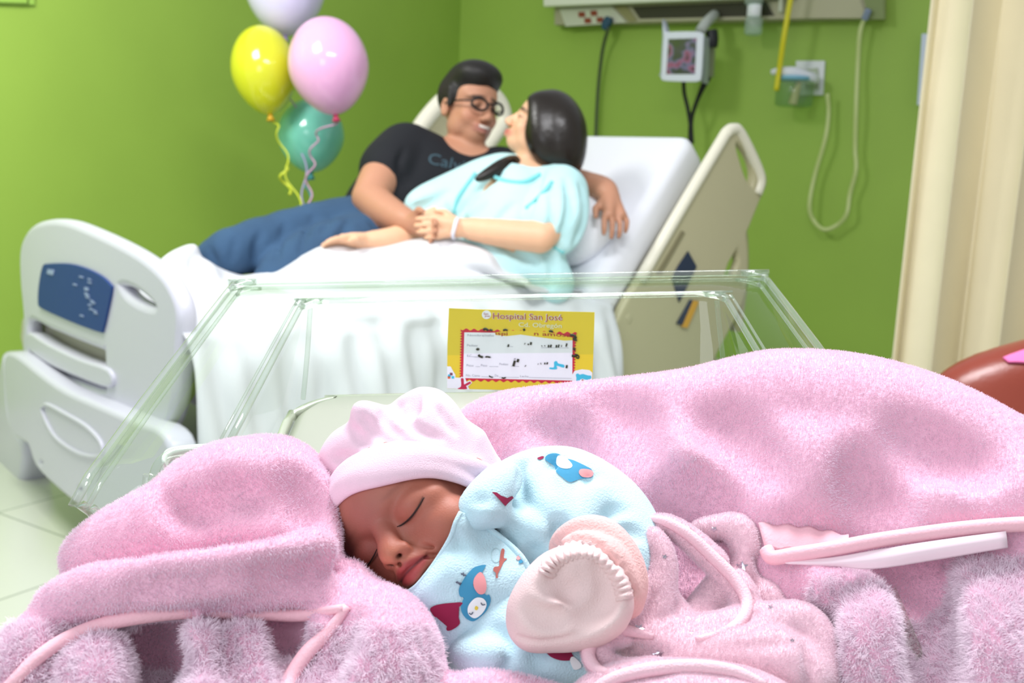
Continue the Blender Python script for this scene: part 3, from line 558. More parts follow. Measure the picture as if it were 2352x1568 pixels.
def hand(s, wr, mid, side, nrm, k=1., curl=.5, spread=1., thumb=1):
    # wr wrist point, mid direction of the fingers, side toward the thumb, nrm back of hand
    f = mid/np.linalg.norm(mid); t = side-f*(side@f); t /= np.linalg.norm(t); n = np.cross(f, t); n = n if n@nrm > 0 else -n
    P = lambda a, b, c: wr+(f*a+t*b+n*c)*k
    s.cap(P(.0, .0, 0), P(.045, .012, 0), .026*k, .022*k, .01); s.cap(P(.01, -.01, 0), P(.075, -.022, 0), .022*k, .016*k, .012); s.cap(P(.02, .008, 0), P(.082, .020, 0), .022*k, .017*k, .012)
    for i, (b, l) in enumerate(((.030, .068), (.010, .076), (-.010, .070), (-.029, .055))):
        a0 = .078-(i == 3)*.008; b1 = b*spread; c1 = curl*(1+.12*i)
        p0 = P(a0, b, 0); p1 = P(a0+l*.45*cos(c1*.6), b1*1.05, -l*.45*sin(c1*.6)); p2 = p1+(f*cos(c1*1.4)-n*sin(c1*1.4))*l*.32*k; p3 = p2+(f*cos(c1*2.1)-n*sin(c1*2.1))*l*.25*k
        s.cap(p0, p1, .0105*k, .0095*k, .003); s.cap(p1, p2, .0095*k, .0088*k, .002); s.cap(p2, p3, .0088*k, .0075*k, .002)
    if thumb:
        q0 = P(.018, .022, -.004); q1 = P(.05, .052, -.012); q2 = P(.078, .056, -.02); s.cap(q0, q1, .015*k, .011*k, .008); s.cap(q1, q2, .011*k, .008*k, .002)
def bx(pts, pad): P = np.array([U(*p[:3]) for p in pts]); return P.min(0)-pad, P.max(0)+pad
# ---------------- man
mc = U(1076, 254, 3.60); MM = camM((.06, 1, -.05), (.62, -.10, .78))
man = thing('person', 'man in black t-shirt, blue jeans and glasses reclining on the bed, smiling at the woman', 'person', tuple(U(850, 560, 3.5)))
J = [(1078, 130, 3.6), (440, 680, 3.2), (1480, 600, 3.3), (1078, 300, 3.8)]; lo, hi = bx(J, .12)
TOR = [(1030, 435, 3.62, 76), (960, 440, 3.60, 95), (880, 500, 3.52, 82)]
RA = [(925, 350, 3.55, 46), (880, 400, 3.44, 44), (848, 452, 3.36, 36)]; RF = [(848, 455, 3.36, 37), (895, 490, 3.28, 34), (945, 512, 3.20, 22)]
LA = [(1150, 395, 3.62, 46), (1250, 420, 3.58, 40), (1330, 425, 3.50, 34)]; LF = [(1330, 425, 3.50, 32), (1380, 432, 3.40, 25), (1398, 448, 3.36, 22)]
LG = [[(870, 520, 3.48, 62), (720, 540, 3.34, 56), (530, 578, 3.12, 42)], [(860, 560, 3.38, 62), (740, 590, 3.2, 56), (640, 640, 3.1, 44)]]
L = lambda x, y, z: mc+MM@(np.array([x, y, z])*1.13)
# one body: head grid and body grid are meshed together in a shared field
def body(name, parts, lo, hi, h, m, par, tone):
    s = SDF(lo, hi, h); parts(s); VF = s.mesh(0, 1); o = fmesh(name, VF, m, par); vcol(o, tone(VF[0])); return VF
manskin = mat('skin_man', 'c98f74', .5, attr='tone', var=.02, sss=.12, sssr=(.02, .008, .005)); womskin = mat('skin_woman', 'e2b896', .5, attr='tone', var=.02, sss=.12, sssr=(.02, .008, .005))
def manparts(s):
    head(s, mc, MM, 1.13, 1, 1.0); s.pch([(1072, 300, 3.62, 42), (1060, 360, 3.63, 46)], .02); s.pch(TOR, .04); s.pch([(940, 345, 3.55, 46), (1150, 395, 3.62, 48)], .03)
    s.pch(RA, .02); s.pch(RF, .02); s.pch(LA, .02); s.pch(LF, .02)
    for l in LG: s.pch(l, .03)
    w1 = U(945, 510, 3.20); hand(s, w1, U(1010, 530, 3.12)-w1, U(960, 480, 3.16)-w1, np.array(UP)*1.-FW*.3, 1.0, .35)
    w2 = U(1400, 452, 3.35); hand(s, w2, U(1424, 530, 3.25)-w2, U(1360, 480, 3.28)-w2, -FW*.8+RT*.5, 1.05, .35, 1.25)
body('body', manparts, lo, hi, .0055, manskin, man, lambda V: facetone(V, mc, MM, 1.13, 'bd886c', 'a86a60', '1c1410', 1))
# shirt
bl = mat('black_tshirt', '14161c', .85, bump=.3, bscale=40)
s = SDF(*bx([(1180, 260, 3.75), (820, 570, 3.3), (960, 330, 3.75), (1180, 500, 3.4)], .12), .008)
g = lambda P, e: [(x, y, d, r+e) for x, y, d, r in P]
s.pch(g(TOR, 13), .04); s.pch(g([(940, 345, 3.55, 48), (1035, 398, 3.6, 46), (1150, 405, 3.62, 46)], 12), .03); s.pch(g([(928, 345, 3.55, 48), (905, 375, 3.50, 50), (888, 392, 3.46, 50)], 12), .02); s.pch(g(LA[:1]+[(1200, 405, 3.60, 44)], 12), .02)
s.ell(L(0, -.135, .01), (.075, .05, .075), .008, None, 's')
for a in ([(960, 440, 3.40, 3), (900, 490, 3.36, 3), (860, 505, 3.36, 3)], [(1010, 440, 3.42, 3), (950, 500, 3.38, 3), (900, 540, 3.38, 3)], [(915, 380, 3.36, 3), (960, 410, 3.4, 3)]): s.pch(a, .012, 's')
s.snap().groove([[(1000, 430, 4), (950, 470, 6), (900, 505, 5)], [(930, 340, 3), (915, 380, 5), (935, 420, 4)], [(870, 470, 4), (900, 500, 5)], [(1050, 400, 3), (1010, 450, 5)]], .014)
VFs = s.mesh(0, 2); sh = fmesh('tshirt', VFs, bl, man); T_ = bvh(VFs)
# lettering printed across the chest, half hidden behind the gown
def tdecal(name, s_, x0, y0, x1, y1, hpx, T, m, par, off=.002):
    cu = bpy.data.curves.new(name, 'FONT'); cu.body = s_; cu.size = 1; cu.resolution_u = 3; t = bpy.data.objects.new('tmp', cu); COL.objects.link(t); bpy.context.view_layer.update()
    me = bpy.data.meshes.new_from_object(t.evaluated_get(bpy.context.evaluated_depsgraph_get())); bpy.data.objects.remove(t); bpy.data.curves.remove(cu)
    a = np.zeros(len(me.vertices)*3); me.vertices.foreach_get('co', a); a = a.reshape(-1, 3); w_ = a[:, 0].max(); d = np.array([x1-x0, y1-y0])/w_; u = np.array([d[1], -d[0]])/np.linalg.norm(d)*hpx
    for i, q in enumerate(a):
        X = x0+d[0]*q[0]+u[0]*q[1]; Y = y0+d[1]*q[0]+u[1]*q[1]; p, n = hit(T, X, Y)
        a[i] = (p if p is not None else U(X, Y, 3.45))-RAY(X, Y)*off
    me.vertices.foreach_set('co', a.ravel()); me.materials.clear(); me.name = name; return link(name, me, m, par, False)
tdecal('chest_print', 'Calvin', 980, 374, 1085, 398, 36, T_, mat('print_teal_grey', '3c5560', .7), sh)
jn = mat('blue_denim', '33506e', .9, bump=.5, bscale=60, var=.12, vscale=9)
s = SDF(*bx([(930, 500, 3.6), (420, 560, 3.1), (640, 700, 3.0), (870, 640, 3.3)], .12), .008)
for l in LG: s.pch(g(l, 12), .03)
s.pch([(885, 520, 3.5, 80), (850, 540, 3.45, 76)], .04); s.pch([(530, 580, 3.12, 50), (480, 600, 3.16, 34), (500, 640, 3.3, 40)], .02)
s.snap().groove([[(720, 495, 3), (700, 540, 5), (690, 585, 3)], [(600, 530, 3), (585, 575, 5), (590, 615, 3)], [(800, 505, 4), (770, 560, 6), (700, 610, 4)], [(540, 550, 3), (530, 600, 4)], [(655, 515, 3), (640, 570, 4), (635, 600, 3)], [(760, 500, 3), (740, 530, 4)], [(480, 570, 3), (500, 610, 4)], [(850, 510, 4), (880, 540, 6), (860, 570, 4)]], .016)
for a in ([(720, 500, 3.2, 2), (700, 540, 3.16, 2), (690, 575, 3.18, 2)], [(600, 540, 3.08, 2), (585, 575, 3.06, 2), (590, 610, 3.1, 2)], [(800, 510, 3.28, 2), (770, 560, 3.2, 3), (700, 600, 3.14, 3)], [(540, 560, 3.04, 2), (530, 600, 3.04, 2)], [(650, 520, 3.14, 2), (640, 570, 3.1, 2)]): s.pch(a, .016, 's')
fmesh('jeans', s.mesh(0, 2), jn, man)
hair = mat('black_hair', '17130f', .5, bump=.6, bscale=120)
s = SDF(mc-.19, mc+.21, .005)
LL = lambda x, y, z: mc+MM@(np.array([x, y, z])*1.13)
s.ell(LL(0, .046, -.022), (.096, .096, .108), .01, MM); s.ell(LL(.0, .098, .022), (.090, .058, .090), .03, MM); s.ell(LL(-.02, .10, .045), (.055, .032, .05), .03, MM)
s.cap(LL(-.078, .05, .01), LL(-.080, -.0, .012), .014, .009, .01); s.cap(LL(.078, .05, .01), LL(.080, -.0, .012), .014, .009, .01)
s.ell(LL(0, -.012, .085), (.060, .088, .075), .008, MM, 's'); s.ell(LL(0, -.095, -.02), (.12, .085, .12), .01, MM, 's')
fmesh('hair', s.mesh(0, 1), hair, man)
blk = mat('black_frames', '101012', .3)
for q in (-1, 1):
    tube('glasses_rim', [LL(.034*q+.024*cos(t)*(1 if abs(cos(t)) < .9 else 1.02), .004+.017*sin(t), .108-.012*abs(cos(t)*.5+.5*q)**2) for t in np.linspace(0, 2*pi, 17)[:-1]], .0044, blk, man, 8, True, 3)
    tube('glasses_temple', [LL(.058*q, .010, .098), LL(.078*q, .010, .06), LL(.082*q, .006, -.01)], .003, blk, man, 8)
tube('glasses_bridge', [LL(-.010, .008, .112), LL(0, .011, .116), LL(.010, .008, .112)], .003, blk, man, 8)
mesh('teeth', [LL(x, -.0585-.0038*sg+.004*abs(x/.02)**2, .1035-.011*abs(x/.02)**2) for sg in (-1, 1) for x in np.linspace(-.02, .02, 9)], [(i, i+1, i+10, i+9) for i in range(8)], mat('teeth_white', 'd2c6bc', .5), man)
# ---------------- woman
wc = U(1238, 298, 3.38); WM = camM((.52, .82, .05), (-.84, .48, .12))
wom = thing('person', 'woman with long dark hair in a pale aqua gown, looking up at the man', 'person', tuple(U(1150, 640, 3.3)))
lo, hi = bx([(1340, 210, 3.4), (680, 560, 3.1), (450, 640, 3.0), (1400, 640, 3.3), (1200, 400, 3.6)], .12)
WT = [(1190, 455, 3.36, 78), (1160, 540, 3.30, 82), (1160, 610, 3.27, 84)]; WS = [(1110, 430, 3.42, 42), (1210, 425, 3.38, 50), (1292, 445, 3.30, 42)]
WA = [(1305, 445, 3.28, 40), (1280, 500, 3.20, 38), (1240, 545, 3.12, 34)]; WF = [(1240, 545, 3.12, 34), (1150, 535, 3.12, 30), (1060, 522, 3.14, 21)]
WA2 = [(1100, 440, 3.42, 38), (1030, 490, 3.36, 34), (960, 530, 3.28, 30)]; WF2 = [(960, 532, 3.27, 27), (900, 548, 3.2, 24), (835, 553, 3.15, 17)]
WLG = [[(1140, 630, 3.28, 58), (960, 635, 3.2, 42), (760, 650, 3.12, 34)], [(760, 650, 3.12, 32), (600, 680, 3.0, 24), (460, 690, 2.95, 20)], [(1140, 655, 3.2, 50), (960, 670, 3.1, 34), (780, 685, 3.0, 28), (600, 705, 2.9, 22), (480, 715, 2.85, 18)]]
def womparts(s):
    head(s, wc, WM, .95, 1, .93); s.pch([(1228, 340, 3.38, 36), (1215, 400, 3.38, 38)], .02); s.pch(WT, .04); s.pch(WS, .03)
    for l in (WA, WF, WA2, WF2): s.pch(l, .015)
    for l in WLG: s.pch(l, .03)
    w1 = U(1058, 522, 3.14); hand(s, w1, U(960, 522, 3.10)-w1, U(1010, 490, 3.12)-w1, UP*1.-FW*.5, .92, .4)
    w2 = U(835, 553, 3.15); hand(s, w2, U(740, 552, 3.08)-w2, U(790, 536, 3.05)-w2, UP, .9, .2)
body('body', womparts, lo, hi, .0055, womskin, wom, lambda V: facetone(V, wc, WM, .95, 'eab995', 'c46a62', '2a1c14', 1))
gown = mat('aqua_gown', 'bfe7e9', .85, bump=.3, bscale=50, var=.04)
s = SDF(*bx([(930, 350, 3.5), (1420, 640, 3.1), (1100, 400, 3.6), (1150, 650, 3.1)], .12), .0065)
s.pch(g(WT, 13), .04); s.pch(g(WS, 12), .03)
s.pch([(1150, 400, 3.40, 45), (1060, 445, 3.40, 50), (985, 470, 3.36, 40), (958, 474, 3.33, 22)], .03); s.pch([(1140, 440, 3.38, 50), (1050, 480, 3.36, 44), (1000, 490, 3.34, 26)], .03)
s.pch([(1290, 430, 3.26, 52), (1280, 480, 3.20, 62), (1265, 505, 3.16, 56)], .02); s.pch([(1305, 440, 3.26, 44), (1306, 510, 3.20, 38), (1298, 562, 3.16, 20)], .02); s.pch([(1240, 600, 3.22, 60), (1270, 650, 3.22, 50)], .03)
s.ell(U(1225, 365, 3.32), (.085, .05, .09), .01, None, 's'); s.ell(U(1120, 392, 3.27), (.045, .02, .06), .01, None, 's')
s.pch([(1232, 552, 3.08, 38), (1262, 560, 3.12, 26)], .006, 's')
s.snap().groove([[(1245, 400, 4), (1225, 450, 12), (1208, 500, 10), (1200, 545, 4)], [(1150, 400, 4), (1095, 440, 12), (1060, 490, 6)], [(1335, 430, 5), (1348, 500, 13), (1320, 560, 5)], [(1300, 410, 3), (1312, 480, 11), (1290, 545, 5)], [(1090, 520, 4), (1160, 560, 11), (1230, 610, 5)], [(1030, 440, 4), (985, 470, 10), (950, 478, 3)], [(1180, 470, 3), (1150, 500, 5), (1130, 530, 4)], [(1265, 430, 3), (1270, 490, 5), (1262, 530, 4)], [(1250, 570, 5), (1270, 610, 6), (1268, 650, 5)], [(1110, 470, 3), (1075, 500, 5)], [(1010, 460, 4), (1040, 500, 5), (1080, 505, 4)]], .018, 's')
VFg = s.mesh(0, 2); gw = fmesh('gown', VFg, gown, wom); Tg = bvh(VFg); teal = mat('gown_teal_trim_shade', '7fcfd2', .8)
for L_ in ([(1092, 398), (1072, 425), (1052, 455), (1042, 490)], [(1268, 418), (1250, 440), (1228, 462), (1208, 478)], [(1112, 392), (1150, 412), (1200, 418), (1240, 400)], [(1206, 520), (1226, 535), (1262, 560), (1296, 580)], [(950, 488), (985, 505), (1030, 512)]):  # teal seam lines, which also put the folds' teal shade into colour
    P_ = []
    for x, y in L_:
        p, n = hit(Tg, x, y); 
        if p is not None: P_.append(p-RAY(x, y)*.002)
    if len(P_) > 2: tube('gown_trim_shade', P_, .0065, teal, gw, 8)
whair = mat('dark_brown_hair', '1e1711', .32, bump=.5, bscale=60)
s = SDF(*bx([(1080, 210, 3.5), (1360, 440, 3.25), (1200, 200, 3.45), (1260, 330, 3.6)], .1), .005)
WL_ = lambda x, y, z: wc+WM@(np.array([x, y, z])*.95)
s.ell(WL_(0, .045, -.028), (.088, .096, .092), .01, WM)
s.pch([(1262, 262, 3.36, 52), (1285, 300, 3.34, 54), (1288, 345, 3.34, 48), (1290, 372, 3.35, 38)], .03); s.pch([(1240, 250, 3.33, 38), (1246, 310, 3.31, 36), (1258, 350, 3.31, 30)], .02)
s.ell(WL_(0, -.03, .088), (.10, .095, .062), .008, WM, 's')
s.pch([(1180, 372, 3.33, 17), (1150, 385, 3.28, 17), (1115, 402, 3.25, 11), (1095, 412, 3.24, 5)], .01)
VFh = s.mesh(0, 1); fmesh('hair', VFh, whair, wom)
wb = tube('wristband', [U(1049, 505, 3.105), U(1044, 522, 3.095), U(1040, 540, 3.105), U(1044, 546, 3.15), U(1050, 524, 3.18), U(1053, 504, 3.15)], .006, mat('band_white', 'eceaf6', .4), None, 8, True, 4)
props(wb, "white hospital wristband on the woman's wrist", 'wristband')
pil = SDF(*bx([(1290, 470, 3.5), (1400, 600, 3.3)], .22), .01)
cP = (Br+Tr)/2*.5+(Br)*.5+wv*.13+nb*.03
pil.ell(U(1345, 520, 3.44), (.16, .085, .11), .01, np.stack([up_/np.linalg.norm(up_), np.cross(nb, up_/np.linalg.norm(up_)), nb], 1)[:, [0, 2, 1]])
props(fmesh('pillow', pil.mesh(0, 1), mat('pillow_white', 'f2f4fa', .85, bump=.1, bscale=50)), 'white pillow behind the woman on the raised backrest', 'pillow')
# ================================================================ bassinet
TA = U(540, 650, .90); TB = U(1750, 628, .90); TN = U(285, 1105, .58); tx = TB-TA; TWd = np.linalg.norm(tx); tx /= TWd; ty = TN-TA; ty -= tx*(ty@tx); TL = np.linalg.norm(ty); ty /= TL; tn = np.cross(-tx, ty); tn = tn if tn[2] > 0 else -tn
def TP(x, y, z=0): return TA+tx*x+ty*y+tn*z
def PT(px, py, z=0): P = PLN(px, py, TA+tn*z, tn); q = P-TA; return q@tx, q@ty
bas = thing('bassinet', 'clear plastic hospital bassinet tub on a pale cart holding the sleeping newborn', 'bassinet', tuple(TP(TWd/2, TL/2)*np.array([1, 1, 0])))
Q_ = U(755, 928, .875); BD = (Q_-TA)@tn
def loop(x0, y0, x1, y1, r, z, k=7):
    P = []
    for cx_, cy_, a0 in ((x0+r, y0+r, pi), (x1-r, y0+r, 1.5*pi), (x1-r, y1-r, 0), (x0+r, y1-r, .5*pi)):
        for i in range(k+1): a = a0+i/k*pi/2; P.append((cx_+r*cos(a), cy_+r*sin(a), z))
    return np.array([TP(*p) for p in P])
iA = PT(665, 690); iB = PT(1662, 676); iC = PT(575, 1010); bA = PT(640, 1000, BD); bF = PT(900, 924, BD)
yE = TL+.05; yS = TL
X0, X1, Y0 = (iA[0]+iC[0])/2, iB[0], (iA[1]+iB[1])/2
def uloop(x0, y0, x1, y1, r, z, low=None, k=7, lowz=None):   # loop whose near part steps down behind yS
    zl = z if lowz is None else min(z, lowz); P = []
    for cx_, a0 in ((x0+r, pi), (x1-r, 1.5*pi)):
        for i in range(k+1): a = a0+i/k*pi/2; P.append((cx_+r*cos(a), y0+r+r*sin(a), z))
    ys = [yS-.16, yS-.08, yS-.03, yS-.006]; yl = [yS-.001, yS+.004, y1]; o_ = .11
    P += [(x1, y-o_, z) for y in ys[1:]]+[(x1, y-o_*(t < 1), z*(1-t)+zl*t) for y, t in zip(yl, (.12, .6, 1))]
    P += [(x0, y, z*(1-t)+zl*t) for y, t in zip(yl[::-1], (1, .6, .12))]+[(x0, y, z) for y in ys[::-1]]
    return np.array([TP(*p) for p in P])
LZ = BD+.004; rx1 = X1-bA[0]+X0
loops = [uloop(-.004, -.004, TWd+.004, yE, .03, -.012, lowz=LZ-.008), uloop(-.002, -.002, TWd+.002, yE, .03, -.001, lowz=LZ), uloop(X0, Y0, X1, yE-.01, .024, -.001, lowz=LZ), uloop(X0+.003, Y0+.003, X1-.003, yE-.012, .024, -.006, lowz=LZ-.002), uloop(bA[0], bF[1], rx1, yE-.02, .045, BD+.012), uloop(bA[0]+.012, bF[1]+.012, rx1-.012, yE-.03, .04, BD), uloop(bA[0]+.06, bF[1]+.06, rx1-.06, yE-.06, .03, BD)]
def skin(name, LP, m, par, th=.0, cap=True):
    k = len(LP[0]); vs = np.concatenate(LP); fs = [(i*k+j, i*k+(j+1) % k, (i+1)*k+(j+1) % k, (i+1)*k+j) for i in range(len(LP)-1) for j in range(k)]
    if cap: fs.append(tuple(range((len(LP)-1)*k, len(LP)*k)))
    o = mesh(name, vs, fs, m, par)
    if th: s_ = o.modifiers.new('s', 'SOLIDIFY'); s_.thickness = th
    return o
acr = clear_plastic('acrylic', 'f4faf3', .015, 1.30); acr_edge = clear_plastic('acrylic_edge', 'f6faf6', .03, 1.8, .07)
tub = skin('tub', loops, acr, bas)
for nm, x0, y0, x1, r, z, rr in (('rim_outer_lip', 0, 0, TWd, .026, .001, .0028), ('rim_outer_underside', .006, .006, TWd-.006, .026, -.003, .0015), ('rim_inner_lip', X0, Y0, X1, .022, .000, .0024), ('rim_inner_crease', X0-.006, Y0-.005, X1+.006, .022, .000, .0010)):
    P = [TP(x0, yS+.006, LZ), TP(x0, yS, -.02), TP(x0, yS-.004, z)] if 'outer' in nm else [TP(x0, yS-.004, z)]
    for cx_, a0 in ((x0+r, pi), (x1-r, 1.5*pi)):
        if cx_ > x0+r+.01: pass
        for i in range(6): a = a0+i/5*pi/2; P.append(TP(cx_+r*cos(a), y0+r+r*sin(a), z))
    P += [TP(x1, yS-.114, z)]+([TP(x1, yS-.11, -.02), TP(x1, yS-.104, LZ)] if 'outer' in nm else [])
    tube(nm, P, rr, acr_edge, tub, 10, n=3)
for x, y, bx_, by_ in ((X0+.006, Y0+.006, bA[0]+.012, bF[1]+.012), (X1-.006, Y0+.006, rx1-.012, bF[1]+.012)):
    tube('corner_crease', [TP(x, y, -.004), TP((x+bx_)/2, (y+by_)/2, BD/2), TP(bx_, by_, BD+.01)], .0020, acr_edge, tub, 8)
railmt = mat('brushed_rail', 'b9bdac', .25, coat=.6)
tube('base_rail', loop(bA[0]+.006, bF[1]+.006, rx1-.006, yE-.026, .045, BD+.006, 6), .0045, railmt, bas, 12, True, 2)
pad = skin('mattress_pad', [loop(bA[0]+.016, bF[1]+.016, rx1-.016, yE-.066, .04, BD+.002), loop(bA[0]+.014, bF[1]+.014, rx1-.014, yE-.064, .04, BD+.010), loop(bA[0]+.022, bF[1]+.022, rx1-.022, yE-.072, .035, BD+.016)], mat('pad_cover', 'a8aa9e', .5), bas, .001)
# moulded grip cutout on the left wall, its reflection put in as a white strip
gm = mat('handle_white_reflection', 'f4f6fb', .15, coat=.5)
hp = [(372, 1062, .655), (385, 1040, .665), (430, 1031, .675), (480, 1029, .685), (520, 1034, .69)]
sheet('grip_handle_reflection', [[(x, y-7, d) for x, y, d in hp], [(x+2, y+1, d-.003) for x, y, d in hp], [(x+(8 if i < 2 else 4), y+17-(i == 0)*-4, d) for i, (x, y, d) in enumerate(hp)]], gm, tub, .002, 6, 3)
tube('grip_outline', [U(352, 1150, .64), U(352, 1100, .645), U(366, 1062, .65), U(400, 1040, .66), U(470, 1036, .67), U(520, 1040, .68)], .0028, acr_edge, tub, 10)
tube('near_corner_post', [U(345, 1090, .590), U(338, 1150, .585), U(334, 1200, .580)], .004, acr_edge, tub, 10)
cart = mat('cart_laminate', 'cfd2c4', .4)
c0 = TP(bA[0]+.02, bF[1]+.02, BD-.004); c1 = TP(rx1-.02, bF[1]+.02, BD-.004); c2 = TP(rx1-.02, yE-.07, BD-.004); c3 = TP(bA[0]+.02, yE-.07, BD-.004)
def foot(p, z): return np.array([p[0], p[1], z])
bm = bmesh.new(); lo_ = [bm.verts.new(tuple(foot(c, .14))) for c in (c0, c1, c2, c3)]; hi_ = [bm.verts.new(tuple(c)) for c in (c0, c1, c2, c3)]
bm.faces.new(lo_); bm.faces.new(hi_); [bm.faces.new([lo_[i], lo_[(i+1) % 4], hi_[(i+1) % 4], hi_[i]]) for i in range(4)]
bev(bmobj('cart_cabinet', bm, cart, bas, False), .006)
for c in (c0, c1, c2, c3):
    q = foot(c*.9+(c0+c2)/2*.1, .045); lathe('caster', [(.01, -.014), (.042, -.012), (.045, 0), (.042, .012), (.01, .014)], frameM(q, (1, 0, 0)), tyre, bas, 20)
    boxf('caster_stem', q+np.array([-.008, -.008, .03]), (.016, 0, 0), (0, .016, 0), (0, 0, .07), grey, bas, .002)
# ================================================================ name card
c_tl, c_tr, c_br, c_bl = U(1032, 708, .868), U(1363, 718, .868), U(1360, 895, .862), U(1027, 888, .862)
cn = np.cross(c_tr-c_tl, c_bl-c_tl); cn /= np.linalg.norm(cn); cn = cn if cn@(CP-c_tl) > 0 else -cn; cxx = (c_tr-c_tl)/np.linalg.norm(c_tr-c_tl); cyy = np.cross(cn, cxx)
cyy = cyy if cyy[2] > 0 else -cyy
K = lambda X, Y: (1000+X/5.88, 690+Y/5.88)
ypap = mat('card_yellow', 'e6cb2e', .5); red = mat('card_red', 'cb1838', .5); wpap = mat('card_white', 'eef0fb', .5)
card = plate('name_card', c_tl, cxx, cyy, [K(*p) for p in [(186, 106), (600, 122), (1300, 140), (2148, 160), (2135, 600), (2115, 1215), (1400, 1218), (160, 1185), (165, 600)]], [], .0008, ypap, None, .0002)
props(card, 'yellow name card with a red wavy frame taped inside the clear tub', 'name card')
def cp(name, P, m, lev=1, par=None, smooth=False): return plate(name, c_tl+cn*(.0004+.00018*lev), cxx, cyy, [K(*p) for p in (sm(P, 4) if smooth else P)], [], .00022, m, par or card, .00005)
def wavy(a, b, n, amp, nrm_):
    a = np.array(a, float); b = np.array(b, float); t = np.linspace(0, 1, n*8+1); P = a+(b-a)*t[:, None]; return [tuple(p+np.array(nrm_)*amp*sin(i*pi/4)) for i, p in enumerate(P)]
fr2 = wavy((340, 388), (1915, 440), 15, 13, (0, 1))+wavy((1895, 450), (1870, 1125), 18, 12, (1, 0))+wavy((1870, 1112), (330, 1075), 15, 13, (0, 1))+wavy((335, 1050), (350, 400), 18, 12, (1, 0))
rf_ = cp('red_frame', fr2, red, 1); fw_ = cp('form_panel', [(392, 430), (800, 435), (820, 462), (960, 478), (1150, 455), (1330, 480), (1560, 512), (1740, 535), (1852, 530), (1848, 1080), (375, 1045)], wpap, 2)
cp('yellow_patch', [(800, 432), (980, 408), (1300, 408), (1560, 430), (1720, 470), (1852, 500), (1852, 535), (1740, 540), (1560, 515), (1330, 484), (1150, 458), (960, 480), (820, 464)], ypap, 3)
rdk = mat('card_text_red', 'a8341a', .5); ink = mat('ink_dark', '2a2a14', .5); gtx = mat('card_text_grey', 'a4a7b4', .5)
def ctext(s_, X0_, Y0_, X1_, Y1_, H, m, lev=4, par=None, bold=0):
    # base line from (X0,Y0) to (X1,Y1) in card zoom units, glyph height H
    cu = bpy.data.curves.new('lettering', 'FONT'); cu.body = s_; cu.size = 1; cu.resolution_u = 3; cu.offset = bold; t = bpy.data.objects.new('tmp', cu); COL.objects.link(t); bpy.context.view_layer.update()
    me = bpy.data.meshes.new_from_object(t.evaluated_get(bpy.context.evaluated_depsgraph_get())); bpy.data.objects.remove(t); bpy.data.curves.remove(cu)
    a = np.zeros(len(me.vertices)*3); me.vertices.foreach_get('co', a); a = a.reshape(-1, 3); w0 = a[:, 0].max(); o = c_tl+cn*(.0004+.0002*lev)
    for i, q in enumerate(a):
        X = X0_+(X1_-X0_)*q[0]/w0+0; Y = Y0_+(Y1_-Y0_)*q[0]/w0-q[1]*H/.7; a[i] = PLN(*K(X, Y), o, cn)
    me.vertices.foreach_set('co', a.ravel()); me.materials.clear(); me.name = 'lettering'; return link('lettering', me, m, par or card, False)
ctext('Hospital San José', 768, 245, 1715, 268, 80, wpap, 3.5, bold=.03); ctext('Hospital San José', 768, 245, 1715, 268, 80, rdk, 5.5)
ctext('Cd. Obregón', 1120, 352, 1708, 370, 58, mat('card_text_pale', 'dfe0c0', .5), 4, bold=.014)
cp('logo_disc', [(690+62*cos(t), 192+58*sin(t)) for t in np.linspace(0, 2*pi, 21)[:-1]], wpap, 2)
ctext('San', 650, 190, 715, 192, 28, rdk, 4); ctext('José', 668, 218, 735, 222, 26, rdk, 4)
ctext('ispi', 806, 462, 975, 470, 46, rdk, 5, bold=.01); ctext('n amosa', 1325, 468, 1830, 492, 50, rdk, 5, bold=.01)
for s_, x, y, x1, h in (('Nombre/niño', 430, 482, 790, 30), ('Pediatr', 425, 618, 575, 30), ('F.C. ___', 425, 758, 590, 30), ('Peso', 418, 888, 515, 30), ('Peso', 612, 888, 700, 30), ('Pediatr', 862, 870, 990, 28), ('No. Cama', 412, 1024, 600, 30), ('De', 800, 1026, 850, 30), ('Leche', 1142, 1034, 1258, 28)): ctext(s_, x, y, x1, y+4, h, gtx)
def st(P, r, m=ink, lev=5): tube('ink_stroke', [PLN(*K(*p), c_tl+cn*(.0004+.0002*lev), cn) for p in P], r, m, card, 6)
